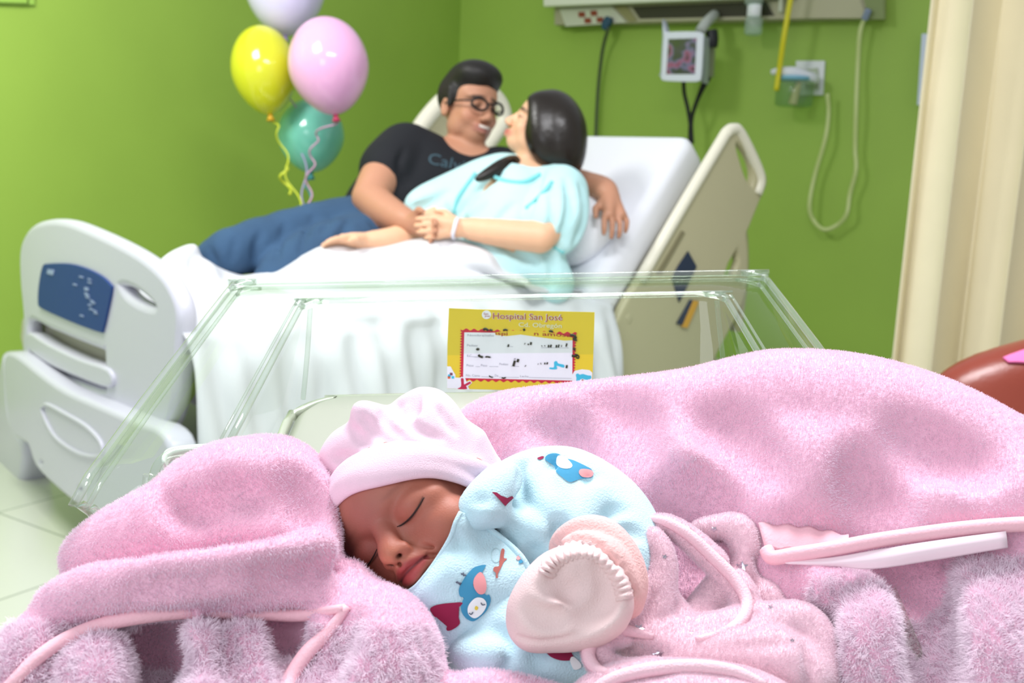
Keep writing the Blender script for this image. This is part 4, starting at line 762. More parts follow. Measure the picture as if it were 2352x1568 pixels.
for P, r in ([((980, 625), (990, 592)), .0007], [((1205, 580), (1209, 584)), .0008], [((1250, 600), (1256, 582)), .0006], [((1285, 598), (1293, 562)), .0009], [((1435, 615), (1440, 610)), .0006], [((1475, 615), (1480, 606)), .0005], [((1525, 632), (1530, 600)), .0007], [((1555, 630), (1565, 596)), .0007], [((1632, 634), (1636, 600)), .0007], [((1660, 632), (1670, 594)), .0006], [((1702, 626), (1706, 600)), .0003], [((1765, 622), (1775, 578)), .0007],
               [((556, 668), (572, 652), (590, 664)), .0009], [((582, 732), (600, 752), (640, 765)), .0010], [((675, 762), (700, 758), (742, 766)), .0007], [((1052, 888), (1062, 850), (1074, 812)), .0010], [((1070, 786), (1072, 790)), .0008], [((1108, 832), (1120, 790)), .0010], [((1213, 880), (1218, 884)), .0008], [((1385, 856), (1389, 858)), .0006], [((1420, 852), (1426, 850)), .0008], [((1475, 862), (1480, 838)), .0006], [((1505, 862), (1516, 834)), .0006], [((1770, 914), (1776, 872)), .0008],
               [((725, 1014), (745, 1030), (775, 1036)), .0005], [((895, 1040), (920, 1048), (950, 1038)), .0006], [((645, 395), (675, 380), (715, 404)), .0010], [((735, 394), (770, 404)), .0009], [((915, 404), (945, 392), (975, 404)), .0008], [((1192, 380), (1204, 408)), .0009], [((1535, 418), (1560, 410), (1585, 424)), .0009], [((1820, 465), (1870, 470), (1895, 500), (1870, 520), (1910, 540)), .0011], [((1865, 640), (1880, 660), (1890, 665)), .0010], [((1842, 745), (1890, 748), (1905, 725)), .0011], [((1905, 725), (1935, 750), (1930, 780), (1900, 770)), .0006]): st(P, r)
for a, b in (((620, 1028), (790, 1032)), ((860, 1034), (1130, 1038)), ((1265, 1038), (1840, 1052)), ((430, 755), (760, 768)), ((545, 892), (600, 893)), ((730, 890), (850, 892)), ((1020, 885), (1130, 890)), ((960, 620), (1050, 622)), ((1430, 636), (1800, 640))): st((a, b), .00014, gtx, 4)
tealp = mat('card_teal', '3cbce0', .5); brn = mat('card_brown', '9a5a28', .5); orr = mat('card_orange', 'e0622a', .5); mag = mat('card_magenta', 'c01848', .5)
cp('bear_panel', [(1850, 1150), (1850, 1000), (1880, 950), (1980, 928), (2080, 940), (2118, 975), (2112, 1212), (1800, 1208), (1800, 1150)], wpap, 2)
br = cp('printed_bear', [(1905, 1040), (1898, 1000), (1925, 985), (1950, 1000), (1990, 992), (2040, 1005), (2070, 1012), (2100, 1015), (2104, 1050), (2085, 1065), (2080, 1110), (2040, 1140), (1970, 1150), (1925, 1130), (1905, 1090)], tealp, 3, None, True)
cp('bear_muzzle', [(1988+42*cos(t), 1092+34*sin(t)) for t in np.linspace(0, 2*pi, 17)[:-1]], wpap, 4, br); cp('bear_nose', [(1988+16*cos(t), 1077+13*sin(t)) for t in np.linspace(0, 2*pi, 13)[:-1]], brn, 5, br)
cp('bear_scarf', [(1895, 1105), (1935, 1130), (2050, 1132), (2048, 1150), (1930, 1150)], orr, 5, br); cp('bear_body', [(1850, 1200), (1890, 1180), (1885, 1145), (1950, 1152), (2080, 1148), (2105, 1160), (2060, 1180), (2100, 1204), (2080, 1212), (1850, 1208)], tealp, 3, br)
cp('rabbit_outline', [(290, 1195), (330, 1150), (320, 1060), (350, 1030), (400, 1040), (420, 1100), (470, 1080), (495, 1110), (440, 1160), (460, 1200)], wpap, 3); rb = cp('printed_rabbit', [(345, 1060), (362, 1046), (382, 1062), (388, 1130), (430, 1110), (470, 1095), (478, 1115), (440, 1140), (415, 1155), (422, 1195), (300, 1193), (342, 1165), (350, 1120)], mag, 4, None, True)
cp('corner_block_panel', [(160, 890), (205, 890), (240, 955), (268, 1000), (268, 1040), (340, 1045), (330, 1190), (158, 1185)], wpap, 2)
for x, y, m_ in ((166, 1020, orr), (218, 1020, tealp), (196, 975, mat('card_plum', '7a3a56', .5)), (170, 998, tealp)): cp('printed_block', [(x, y), (x+36, y), (x+36, y+34), (x, y+34)], m_, 3)
cp('printed_animal', [(1545, 905), (1600, 900), (1605, 830), (1640, 820), (1660, 850), (1735, 868), (1730, 905), (1640, 880), (1640, 925), (1550, 925)], tealp, 4, None, True)
# ================================================================ the newborn
def cam3(M3): return np.stack([RT, UP, -FW], 1)@M3
e1 = np.array([.66, .75, 0]); e1 /= np.linalg.norm(e1); e3 = np.array([0, 0, 1.]); e2 = np.cross(e3, e1)
ya, pi_ = radians(-16), radians(-17)
Ry = np.array([[cos(ya), 0, sin(ya)], [0, 1, 0], [-sin(ya), 0, cos(ya)]]); Rx = np.array([[1, 0, 0], [0, cos(pi_), -sin(pi_)], [0, sin(pi_), cos(pi_)]])
BM = cam3(np.stack([e1, e2, e3], 1)@Ry@Rx); hk = .00097
eyem = U(876, 1220, .580); bc = eyem-BM@(np.array([0, 2, 47])*hk)
HL = lambda x, y, z: bc+BM@(np.array([x, y, z])*hk)
def HQ(V): return ((V-bc)@BM)/hk
baby = thing('baby', 'sleeping newborn baby in a pink cotton hat, blue printed sleepsuit and mittens', 'baby', tuple(U(1000, 1330, .63)))
s = SDF(bc-.085, bc+.085, .00085)
E_ = lambda p, r, kk=4, op='u': s.ell(HL(*p), np.array(r)*hk, kk*hk, BM, op)
C_ = lambda pts, kk=1.5, op='u', sub=4: s.chain([tuple(HL(*p[:3]))+(p[3]*hk,) for p in pts], kk*hk, op, sub)
E_((0, 12, -10), (48, 50, 57)); E_((0, 18, 14), (39, 34, 33), 8); E_((0, -18, 10), (37, 34, 35), 8); E_((0, -36, 26), (17, 14, 17), 8)
for q in (-1, 1):
    E_((23*q, -19, 27), (18, 17, 17), 8); E_((26*q, -2, 30), (13, 9, 12), 6)
    E_((19*q, 1, 49), (13, 7, 7), 6, 's'); E_((19.5*q, 1, 36.5), (12.5, 9.5, 9.5), 2.5)
    C_([(9.5*q, -3, 46, .35), (14*q, -4.6, 47, .55), (20*q, -5.2, 46.5, .6), (26*q, -4.0, 44, .5), (31*q, -1.5, 39.5, .3)], .9, 's')
    E_((48*q, -6, -8), (4, 14, 9), 3); E_((50*q, -6, -6), (2, 8, 5), 1.5, 's'); C_([(46*q, -14, -2, 2.6), (47*q, -8, 2, 2), (47*q, 0, 2, 2.4)], 2)
C_([(0, 4, 44, 4.2), (0, -3, 46.5, 4.5), (0, -9, 51, 4.8), (0, -13.5, 54.5, 6.0)], 4)
for q in (-1, 1): E_((6.3*q, -15.5, 51), (4.2, 4.2, 4.6), 2.2)
E_((0, -14.5, 56), (5.6, 4.9, 4.6), 2); C_([(0, -18, 52, 2.0), (0, -20, 50, 2.2)], 2.5)
for q in (-1, 1): C_([(3.7*q, -18.0, 57.5, 1.5), (3.4*q, -16.0, 52, 1.1)], .8, 's')
E_((0, -27, 40), (17, 11, 12), 6)
C_([(-10.75, -26.70, 45, 1.4), (-5.59, -23.70, 50.0, 2.5), (-2.06, -22.50, 52, 2.6), (0, -23.70, 52.3, 2.8), (2.06, -22.50, 52, 2.6), (5.59, -23.70, 50.0, 2.5), (10.75, -26.70, 45, 1.4)], 2.2)
C_([(-9.03, -28.90, 45, 1.7), (-4.30, -30.30, 49.2, 3.0), (0, -30.90, 50.3, 3.2), (4.30, -30.30, 49.2, 3.0), (9.03, -28.90, 45, 1.7)], 2.2)
C_([(-11.35, -27.30, 46.5, .5), (-6.02, -26.70, 52.2, .75), (-1.72, -26.10, 54, .8), (0, -26.80, 54.2, .8), (1.72, -26.10, 54, .8), (6.02, -26.70, 52.2, .75), (11.35, -27.30, 46.5, .5)], .9, 's')
E_((0, -20.6, 54), (1.3, 3, 1.6), 1.4, 's'); E_((0, -35.6, 48), (8, 2.2, 3), 2.5, 's')
for q in (-1, 1): C_([(12.4*q, -28, 46, 1.5), (14*q, -30, 43, 1.2)], 3, 's'); C_([(9.5*q, -15, 50, .6), (13*q, -21, 46.5, .6), (17*q, -27, 42, .4)], 2.2, 's')
s.chain([tuple(HL(4, -30, -12))+(.030,), tuple(U(1130, 1290, .66))+(.032,), tuple(U(1170, 1400, .64))+(.04,)], .01)
# arm and hand of the baby continue inside the sleeve and mitten; torso inside the suit
VFb = s.mesh(1, 1)
bskin = mat('newborn_skin', 'b0664c', .55, attr='tone', var=.05, vscale=60, sss=.22, sssr=(.006, .002, .0012), bump=.12, bscale=900)
bo = fmesh('body', VFb, bskin, baby)
Q = HQ(VFb[0]); C = np.tile(lin('a56656')[:3], (len(Q), 1)); ax = abs(Q[:, 0]); fr = np.clip((Q[:, 2]-10)/20, 0, 1)
def mixc(C, col, m): m = np.clip(m, 0, 1)[:, None]; return C*(1-m)+np.array(lin(col)[:3])*m
C = mixc(C, '9c4e40', .7*fr*np.exp(-(((Q[:, 1]+16)/20)**2))*np.clip(.5+ax/30, 0, 1)); C = mixc(C, '95574e', .6*fr*np.exp(-((Q[:, 0]/16)**2+((Q[:, 1]-16)/16)**2)))
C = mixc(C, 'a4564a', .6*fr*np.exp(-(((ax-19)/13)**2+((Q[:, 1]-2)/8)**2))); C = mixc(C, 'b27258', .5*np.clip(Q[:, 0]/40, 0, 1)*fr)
nose = np.exp(-((Q[:, 0]/8)**2+((Q[:, 1]+15)/7)**2))*(Q[:, 2] > 44); C = mixc(C, 'bb7658', .7*nose)
nos = sum(np.exp(-(((Q[:, 0]-q*3.6)/1.7)**2+((Q[:, 1]+17.3)/1.5)**2+((Q[:, 2]-54.5)/4)**2)) for q in (-1, 1)); C = mixc(C, '3c1210', nos)
upc = -27.6-.9*(ax/6)**2*.35+.9*np.exp(-((ax-2.5)/2)**2); lipm = 1/(1+np.exp((abs(Q[:, 1]+27.3)-(5.4-3.4*(ax/11.2)**2))/.5))*(ax < 11.6)*(Q[:, 2] > 38); C = mixc(C, '98383a', .85*lipm)
ml = np.exp(-((Q[:, 1]+26.7)/.7)**2)*(ax < 11.2)*(Q[:, 2] > 40); C = mixc(C, '4a1418', .8*ml)
li = -3-2.4*np.sin(np.clip((ax-9)/22, 0, 1)*pi)+1.6*np.clip((ax-9)/22, 0, 1)**2; el = np.exp(-((Q[:, 1]-li)/.65)**2)*(ax > 9)*(ax < 31.5)*(Q[:, 2] > 30); C = mixc(C, '3a1a14', .85*el)
bw_ = np.exp(-((Q[:, 1]-14-.004*(ax-20)**2*-1)/1.6)**2)*np.exp(-((ax-21)/9)**4)*(Q[:, 2] > 20); C = mixc(C, '7a4436', .35*bw_)
vcol(bo, C); Tb = bvh(VFb)
dkh = mat('newborn_hair', '1c1210', .6, bump=.5, bscale=400)
s = SDF(bc-.07, bc+.07, .0016); s.ell(HL(0, 14, -12), np.array([49.5, 50.5, 57])*hk, .002, BM); s.half(HL(0, 22, 26), BM@np.array([0, -.30, .95])); s.half(HL(0, -12, 0), BM@np.array([0, -1, .15]))
fmesh('hair', s.mesh(0, 0), dkh, baby)
# ---- hat
def surf(px, py, off, dflt):
    p, n = hit(Tb, px, py)
    return (p-RAY(px, py)*off) if p is not None else U(px, py, dflt)
low = [(752, 1212), (756, 1195), (766, 1172), (784, 1150), (806, 1134), (832, 1124), (866, 1116), (900, 1108), (930, 1101), (960, 1096), (992, 1095), (1024, 1100), (1056, 1109), (1086, 1122), (1112, 1134)]
midp = [(743, 1180), (746, 1160), (758, 1132), (776, 1110), (800, 1094), (830, 1082), (866, 1075), (900, 1067), (932, 1062), (966, 1059), (1000, 1061), (1036, 1069), (1072, 1082), (1110, 1100), (1140, 1112)]
top_ = [(748, 1128), (754, 1108), (770, 1082), (792, 1060), (818, 1044), (850, 1030), (884, 1020), (916, 1015), (950, 1016), (984, 1021), (1018, 1029), (1054, 1040), (1092, 1054), (1128, 1070), (1160, 1086)]
el_ = SDF(bc-.085, bc+.085, .002); el_.ell(HL(0, 11, -10), np.array([51.5, 54, 60])*hk, .003, BM); Th = bvh(el_.mesh())
def surfh(px, py, off, dflt):
    p, n = hit(Th, px, py); return (p-RAY(px, py)*off) if p is not None else U(px, py, dflt)
def fixrow(R, P, off):   # smooth the depths along a row so that the band never jumps
    d = np.array([pix(p)[2] for p in R]); 
    for _ in range(3): d[1:-1] = .25*d[:-2]+.5*d[1:-1]+.25*d[2:]
    return [U(x, y, dd-off) for (x, y), dd in zip(P, d)]
dm = [.612, .606, .600, .594, .588, .583, .579, .576, .575, .575, .577, .581, .588, .598, .610]
hitd = lambda P, off: [min(pix(surfh(x, y, 0, dm[i]))[2], dm[i]+.02) for i, (x, y) in enumerate(P)]
dl = np.array(hitd(low, 0)); dmi = np.array(hitd(midp, 0)); dtp = np.array(hitd(top_, 0))
for d_ in (dl, dmi, dtp):
    for _ in range(4): d_[1:-1] = .25*d_[:-2]+.5*d_[1:-1]+.25*d_[2:]
Rw = lambda P, d_, o: [U(x, y, dd-o) for (x, y), dd in zip(P, d_)]
shift = lambda P, k: [(x+k*.35, y+k) for x, y in P]
cot = mat('pink_cotton_knit', 'eaccda', .85, bump=.35, bscale=1500, sheen=.15, var=.02, vscale=90)
cuff_rows = [Rw(shift(low, -12), dl, -.004), Rw(shift(low, -2), dl, -.001), Rw(low, dl, .0035), Rw([( (a[0]*.6+b[0]*.4), (a[1]*.6+b[1]*.4)) for a, b in zip(low, midp)], dl*.6+dmi*.4, .007), Rw(midp, dmi, .0085), Rw([((a[0]+b[0])/2, (a[1]+b[1])/2) for a, b in zip(midp, top_)], (dmi+dtp)/2, .0082), Rw(top_, dtp, .0052), Rw(shift(top_, 6), dtp, -.001), Rw(shift(top_, 16), dtp, -.004)]
hat = sheet('hat_cuff', cuff_rows, cot, baby, .0012, 6, 5, px=False)
s = SDF(bc-.13, bc+.13, .0016)
s.ell(HL(0, 12, -10), np.array([51.5, 54, 60])*hk, .003, BM)
s.pch([(960, 1060, .63, 130), (970, 1010, .632, 95), (978, 965, .635, 62)], .008)
s.pch([(985, 960, .635, 42), (988, 935, .635, 38)], .006); s.pch([(948, 945, .64, 20), (966, 915, .638, 18)], .006)
s.pch([(828, 940, .62, 13), (842, 956, .62, 20), (860, 985, .625, 45), (880, 1020, .63, 70)], .007)
s.pch([(800, 1020, .625, 40), (778, 1060, .625, 34), (770, 1100, .625, 26)], .008); s.pch([(1075, 1040, .64, 62), (1120, 1075, .64, 34)], .01)
for P, r_ in ([(852, 965, .600, 3), (890, 1000, .594, 5), (930, 1025, .590, 4)], .006), ([(905, 935, .606, 10), (915, 920, .62, 16)], .01), ([(800, 985, .598, 4), (815, 1010, .594, 6), (822, 1050, .592, 4)], .006), ([(826, 992, .60, 3), (806, 984, .605, 4), (784, 992, .61, 5)], .005), ([(950, 905, .618, 3), (944, 930, .614, 5), (952, 955, .612, 3)], .006), ([(1010, 960, .60, 2), (1040, 1000, .6, 3), (1060, 1030, .6, 2)], .008), ([(880, 960, .598, 3), (940, 990, .592, 4), (1000, 1010, .59, 3)], .008): s.pch(P, r_, 's')
pl = np.array([U(752, 1150, .60), U(930, 1062, .57), U(1150, 1100, .60)]); hn = np.cross(pl[1]-pl[0], BM@np.array([0, 0, 1.])); hn /= np.linalg.norm(hn)
hn = BM@np.array([0, -.62, .78]); s.half(HL(0, 31, 41), hn, .004)
s.snap().groove([[(832, 958, 3), (858, 990, 7), (900, 1015, 6), (950, 1022, 3)], [(905, 925, 3), (925, 955, 7), (960, 985, 6), (1010, 1005, 3)], [(800, 985, 3), (822, 1000, 6), (850, 1030, 4)], [(1012, 935, 3), (1025, 960, 5), (1045, 990, 3)], [(770, 1050, 3), (795, 1050, 5), (815, 1040, 3)], [(880, 945, 2), (890, 975, 5), (930, 1005, 3)], [(960, 900, 2), (952, 925, 5), (955, 955, 3)]], .005, 's', .55)
fmesh('hat_crown', s.mesh(0, 1), cot, baby)
for q in (1,):
    C2 = [(31, -1.5, 40), (26, -4.2, 45), (20, -5.4, 47.6), (14, -4.8, 48.2), (9.5, -3, 47)]
for q in (-1, 1):
    P = [surf(*pix(HL(x*q, y, z))[:2], .0002, .58) for x, y, z in C2]; tube('eyelashes', P, [.0002, .00042, .00045, .0004, .0002], mat('lash_dark', '241210', .6), bo, 6)
# ---- sleepsuit
suit = mat('aqua_fleece', 'c0e0e9', .9, bump=.5, bscale=900, sheen=.3, var=.03, vscale=60)
s = SDF(*bx([(860, 1180, .62), (1560, 1020, .68), (1560, 1600, .56), (900, 1600, .56), (1200, 1300, .52)], .03), .0021)
s.pch([(1120, 1235, .635, 88), (1150, 1330, .625, 120), (1160, 1450, .60, 150), (1170, 1600, .585, 170)], .02)
s.pch([(1120, 1175, .64, 55), (1190, 1130, .645, 62), (1265, 1105, .645, 62), (1340, 1120, .64, 60)], .012)
s.pch([(1310, 1120, .64, 70), (1390, 1180, .628, 80), (1425, 1260, .61, 86), (1420, 1330, .59, 76)], .012)
s.pch([(1210, 1200, .625, 60), (1290, 1240, .61, 50), (1350, 1290, .60, 40)], .015)
s.pch([(1160, 1500, .570, 60), (1240, 1515, .560, 48), (1345, 1525, .556, 40)], .02)
s.pch([(930, 1400, .60, 30), (1000, 1470, .60, 40), (1060, 1530, .59, 50)], .02)
s.pch([(1066, 1190, .584, 12), (1092, 1172, .582, 17), (1116, 1146, .586, 20), (1142, 1114, .596, 20), (1170, 1090, .612, 20)], .013)
for P, r_ in (([(1190, 1085, .605, 3), (1205, 1130, .590, 6), (1240, 1180, .580, 8), (1290, 1215, .572, 5)], .006), ([(1270, 1062, .60, 3), (1275, 1120, .588, 6), (1285, 1170, .58, 9), (1300, 1215, .570, 6)], .006), ([(1350, 1110, .60, 2), (1325, 1160, .588, 5), (1312, 1210, .575, 8), (1308, 1240, .570, 5)], .007), ([(1100, 1160, .60, 2), (1160, 1190, .588, 5), (1230, 1225, .58, 5), (1300, 1245, .575, 4)], .008), ([(1400, 1180, .575, 3), (1350, 1200, .574, 5), (1320, 1230, .57, 5)], .008), ([(1150, 1250, .585, 2), (1190, 1290, .58, 5), (1200, 1330, .58, 5)], .007)): s.pch(P, r_, 's')
s.ell(HL(0, 8, 6), np.array([47, 54, 58])*hk, .003, BM, 's'); s.ell(HL(0, -18, 10), np.array([38, 35, 40])*hk, .003, BM, 's')
s.snap().groove([[(1196, 1068, 4), (1212, 1110, 9), (1238, 1160, 11), (1275, 1200, 10), (1308, 1222, 5)], [(1268, 1050, 4), (1272, 1100, 9), (1282, 1160, 12), (1300, 1212, 8)], [(1352, 1098, 3), (1332, 1140, 7), (1316, 1190, 10), (1308, 1235, 5)], [(1098, 1150, 3), (1150, 1182, 7), (1220, 1210, 8), (1296, 1240, 5)], [(1430, 1170, 3), (1380, 1180, 6), (1340, 1210, 5)], [(1470, 1230, 3), (1430, 1215, 5), (1390, 1225, 4)], [(1165, 1240, 3), (1170, 1275, 6), (1200, 1310, 6), (1220, 1330, 3)], [(1230, 1250, 3), (1215, 1280, 6), (1190, 1300, 4)], [(1140, 1440, 3), (1160, 1480, 7), (1150, 1540, 6)], [(1240, 1490, 3), (1230, 1520, 6)]], .008, 's')
s.groove([[(1226, 1090, 6), (1248, 1140, 9), (1270, 1180, 6)], [(1296, 1090, 6), (1302, 1140, 9), (1306, 1180, 5)], [(1120, 1175, 5), (1180, 1200, 8), (1240, 1222, 6)], [(1370, 1130, 6), (1350, 1170, 8), (1330, 1210, 5)], [(1050, 1490, 8), (1090, 1510, 10), (1140, 1500, 6)]], .012, 'u', -.35)
VFu = s.mesh(0, 2); fmesh('sleepsuit', VFu, suit, baby)
lap = [[(1058, 1176, .600), (1082, 1184, .602), (1110, 1204, .598), (1160, 1242, .588), (1196, 1276, .580), (1216, 1310, .576)],
       [(1046, 1200, .588), (1066, 1212, .585), (1100, 1236, .582), (1150, 1272, .578), (1186, 1300, .574), (1212, 1322, .573)],
       [(1034, 1234, .576), (1056, 1250, .570), (1094, 1272, .568), (1140, 1300, .568), (1174, 1322, .568), (1200, 1342, .570)],
       [(1008, 1278, .566), (1032, 1294, .560), (1074, 1316, .560), (1120, 1336, .561), (1152, 1352, .563), (1182, 1366, .566)],
       [(978, 1320, .562), (1002, 1336, .556), (1044, 1358, .556), (1090, 1374, .557), (1122, 1388, .560), (1152, 1396, .563)],
       [(948, 1352, .562), (972, 1372, .556), (1012, 1396, .554), (1054, 1412, .554), (1088, 1424, .556), (1116, 1432, .560)],
       [(904, 1374, .568), (936, 1398, .560), (976, 1426, .556), (1014, 1448, .554), (1048, 1460, .554), (1080, 1466, .558)],
       [(900, 1392, .575), (930, 1424, .568), (968, 1456, .560), (1000, 1480, .556), (1030, 1496, .554), (1062, 1492, .556)]]
def infront(P, g):
    o = []
    for x, y, d in P:
        p, n = hit(Tb, x, y); o.append((x, y, min(d, pix(p)[2]-g) if p is not None else d))
    return o
for k_ in range(len(lap)):
    L0 = infront(lap[k_], .0032); dd_ = np.array([q[2] for q in L0]); dd_[1:] = np.minimum(dd_[1:], dd_[:-1]+.008); lap[k_] = [(q[0], q[1], e) for q, e in zip(L0, dd_)]
lo_ob = sheet('lapel', lap, suit, baby, .0016, 8, 8)
tube('lapel_edge', [U(*p) for p in [l[0] for l in lap[:7]]], .0013, suit, lo_ob, 8)
tube('lapel_edge', [U(x, y, d-.001) for x, y, d in [lap[0][2], lap[0][3], lap[0][4], lap[0][5], lap[1][5], lap[2][5], lap[3][5], lap[4][5], lap[5][5], lap[6][5]]], .0017, suit, lo_ob, 8)
dg = bpy.context.evaluated_depsgraph_get(); me_ = lo_ob.evaluated_get(dg).to_mesh(); VV_ = [tuple(v.co) for v in me_.vertices]; FF_ = [tuple(p.vertices) for p in me_.polygons]
n0 = len(VV_); allV = VV_+[tuple(v) for v in VFu[0].tolist()]; allF = FF_+[tuple(i+n0 for i in f) for f in VFu[1].tolist()]; Tu = BVHTree.FromPolygons(allV, allF)
pb = mat('print_blue', '3f8fb4', .9); pp = mat('print_pink', 'e69a9c', .9); pw = mat('print_white', 'eef2f2', .9); pmg = mat('print_magenta', '8e1c44', .9); pg = mat('print_grey', '5a6272', .9); pbr = mat('print_brown', 'b0635a', .9); pyl = mat('print_yellow', 'e6cc4c', .9)
ZZ = lambda X, Y: (740+X/4.237, 1030+Y/4.237)
D = lambda nm, P, m, off, par=None, smo=True: decal(nm, Tu, [ZZ(*p) for p in P], m, par or lo_ob, off, smo)
bird = D('printed_penguin', [(1490, 1150), (1590, 1130), (1570, 1180), (1500, 1300), (1470, 1330), (1590, 1420), (1625, 1420), (1640, 1480), (1610, 1560), (1560, 1620), (1470, 1680), (1390, 1640), (1350, 1560), (1370, 1470), (1400, 1440), (1345, 1440), (1330, 1370), (1370, 1280), (1430, 1200)], pb, .0007)
D('penguin_ear_muff', [(1540, 1200), (1585, 1260), (1600, 1350), (1575, 1410), (1520, 1410), (1475, 1340), (1480, 1260)], pp, .0010, bird); D('penguin_face', [(1440, 1500), (1500, 1450), (1570, 1460), (1600, 1520), (1560, 1600), (1490, 1650), (1430, 1620), (1415, 1560)], pw, .0010, bird)
D('penguin_beak', [(1485, 1545), (1500, 1530), (1520, 1548), (1505, 1572), (1488, 1566)], pyl, .0013, bird)
def stroke(P, m, r=.0004, par=None, off=.0008):
    Q_ = [];
    for x, y in P:
        p, n = hit(Tu, *ZZ(x, y)); Q_.append((p if p is not None else U(*ZZ(x, y), .57))-RAY(*ZZ(x, y))*off)
    tube('printed_line', Q_, r, m, par or lo_ob, 6)
stroke([(1545, 1500), (1560, 1520), (1585, 1515)], pg, .0003, bird, .0014); stroke([(1430, 1600), (1450, 1612), (1468, 1590)], pg, .0003, bird, .0014)
for a, b in (((1300, 1300), (1355, 1310)), ((1310, 1290), (1345, 1325)), ((1350, 1215), (1400, 1235)), ((1372, 1205), (1378, 1240))): stroke([a, b], pg)
D('printed_scarf', [(1050, 1560), (1100, 1525), (1200, 1505), (1345, 1495), (1360, 1515), (1280, 1580), (1240, 1600), (1310, 1620), (1340, 1700), (1270, 1760), (1215, 1770), (1215, 1730), (1260, 1690), (1230, 1640), (1170, 1620), (1110, 1640), (1080, 1620)], pmg, .0008)
D('printed_bow', [(1745, 980), (1775, 985), (1768, 1060), (1800, 1070), (1770, 1100), (1745, 1150), (1710, 1220), (1712, 1255), (1690, 1255), (1690, 1210), (1665, 1185), (1675, 1150), (1720, 1140), (1725, 1090)], pbr, .0008)
tube('snap_button', [surfp if (surfp := hit(Tu, *ZZ(1690+48*cos(t), 1040+70*sin(t)))[0]) is not None else U(*ZZ(1690, 1040), .57) for t in np.linspace(0, 2*pi, 17)[:-1]], .00035, mat('snap_ring', 'a9c6cc', .4), lo_ob, 6, True, 2)
D('printed_scarf', [(1650, 420), (1700, 425), (1740, 455), (1800, 480), (1850, 460), (1865, 480), (1800, 505), (1800, 540), (1785, 560), (1755, 530), (1720, 490)], pmg, .0008, None, False)
Z1 = lambda X, Y: ((700+X/2.183-740)*4.237, (850+Y/2.183-1030)*4.237)
b2 = D('printed_penguin', [Z1(*p) for p in [(1205, 445), (1225, 420), (1270, 418), (1300, 440), (1345, 450), (1410, 480), (1440, 500), (1440, 535), (1380, 545), (1330, 560), (1290, 535), (1262, 510), (1250, 480)]], pb, .0008)
D('penguin_face', [Z1(*p) for p in [(1268, 430), (1300, 432), (1340, 470), (1330, 490), (1290, 490), (1262, 470)]], pw, .0011, b2); D('penguin_ear_muff', [Z1(*p) for p in [(1385, 495), (1430, 498), (1448, 515), (1435, 535), (1395, 535), (1375, 515)]], pp, .0011, b2)
D('printed_scarf', [Z1(*p) for p in [(1165, 440), (1190, 430), (1200, 436), (1180, 448)]], pmg, .0008); D('printed_scarf', [Z1(*p) for p in [(1335, 750), (1350, 752), (1340, 790), (1330, 780)]], pmg, .0008)
D('printed_scarf', [Z1(*p) for p in [(1195, 1395), (1240, 1385), (1310, 1385), (1340, 1420), (1345, 1450), (1290, 1455), (1240, 1440), (1210, 1415)]], pmg, .0008); D('printed_foot', [Z1(*p) for p in [(1330, 1455), (1345, 1435), (1380, 1465), (1385, 1490), (1350, 1500)]], pw, .0009)
D('printed_wing', [Z1(*p) for p in [(1060, 940), (1075, 925), (1098, 922), (1100, 935), (1082, 945), (1068, 950)]], pp, .0008); D('printed_wing', [Z1(*p) for p in [(1072, 960), (1090, 945), (1095, 960), (1080, 968)]], pb, .0008)
# ---- sleeve cuff and mitten
cuffp = mat('pink_cuff_fleece', 'eebcb8', .9, bump=.5, bscale=700, sheen=.25)
s = SDF(*bx([(1150, 1180, .62), (1520, 1180, .62), (1520, 1520, .48), (1150, 1520, .48)], .02), .0013)
s.pch([(1272, 1262, .582, 11), (1300, 1230, .575, 16), (1345, 1212, .568, 20), (1395, 1225, .562, 24), (1436, 1275, .556, 26), (1456, 1335, .552, 24), (1452, 1385, .550, 16), (1442, 1405, .55, 8)], .006)
s.pch([(1300, 1262, .560, 20), (1350, 1258, .548, 26), (1400, 1290, .544, 28), (1432, 1350, .545, 22), (1438, 1385, .548, 12)], .008)
s.snap(); fan = []
for i in range(15):
    t = i/14; cx_ = 1276+168*t; cy_ = 1264-46*sin(t*2.6)+118*t*t; nx, ny = (cx_-1345)/110-.15, (cy_-1370)/110; l_ = math.hypot(nx, ny); nx, ny = nx/l_, ny/l_
    fan.append([(cx_-nx*26, cy_-ny*26, 4), (cx_, cy_, 6), (cx_+nx*(14+6*sin(i*2.3)), cy_+ny*(14+6*sin(i*2.3)), 2.5)])
s.groove(fan, .0022, 's')
fmesh('sleeve_cuff', s.mesh(0, 1), cuffp, baby)
mitm = mat('mitten_cotton', 'ecd0ce', .85, bump=.4, bscale=1300, var=.02, vscale=80)
s = SDF(*bx([(1150, 1230, .58), (1460, 1230, .58), (1460, 1520, .48), (1150, 1520, .48)], .02), .0011)
mc_ = U(1312, 1370, .535); t1 = RT*.86+UP*.50; t1 /= np.linalg.norm(t1); t2 = np.cross(-FW, t1)
s.ell(mc_, (.0270, .0205, .020), .004, np.stack([t1, t2, -FW], 1)); s.pch([(1325, 1318, .540, 44), (1290, 1348, .536, 56), (1245, 1400, .534, 50), (1225, 1440, .535, 38)], .012); s.pch([(1390, 1360, .538, 38), (1380, 1400, .536, 44), (1300, 1435, .534, 44)], .012)
s.snap(); s.groove([[(1322, 1318, 5), (1352, 1335, 11), (1362, 1360, 12), (1335, 1382, 7)]], .014, 's', .2)
s.groove([[(1188, 1462, 2), (1230, 1474, 2.4), (1300, 1466, 2.4), (1370, 1442, 2.4), (1416, 1408, 2)]], .003, 's')
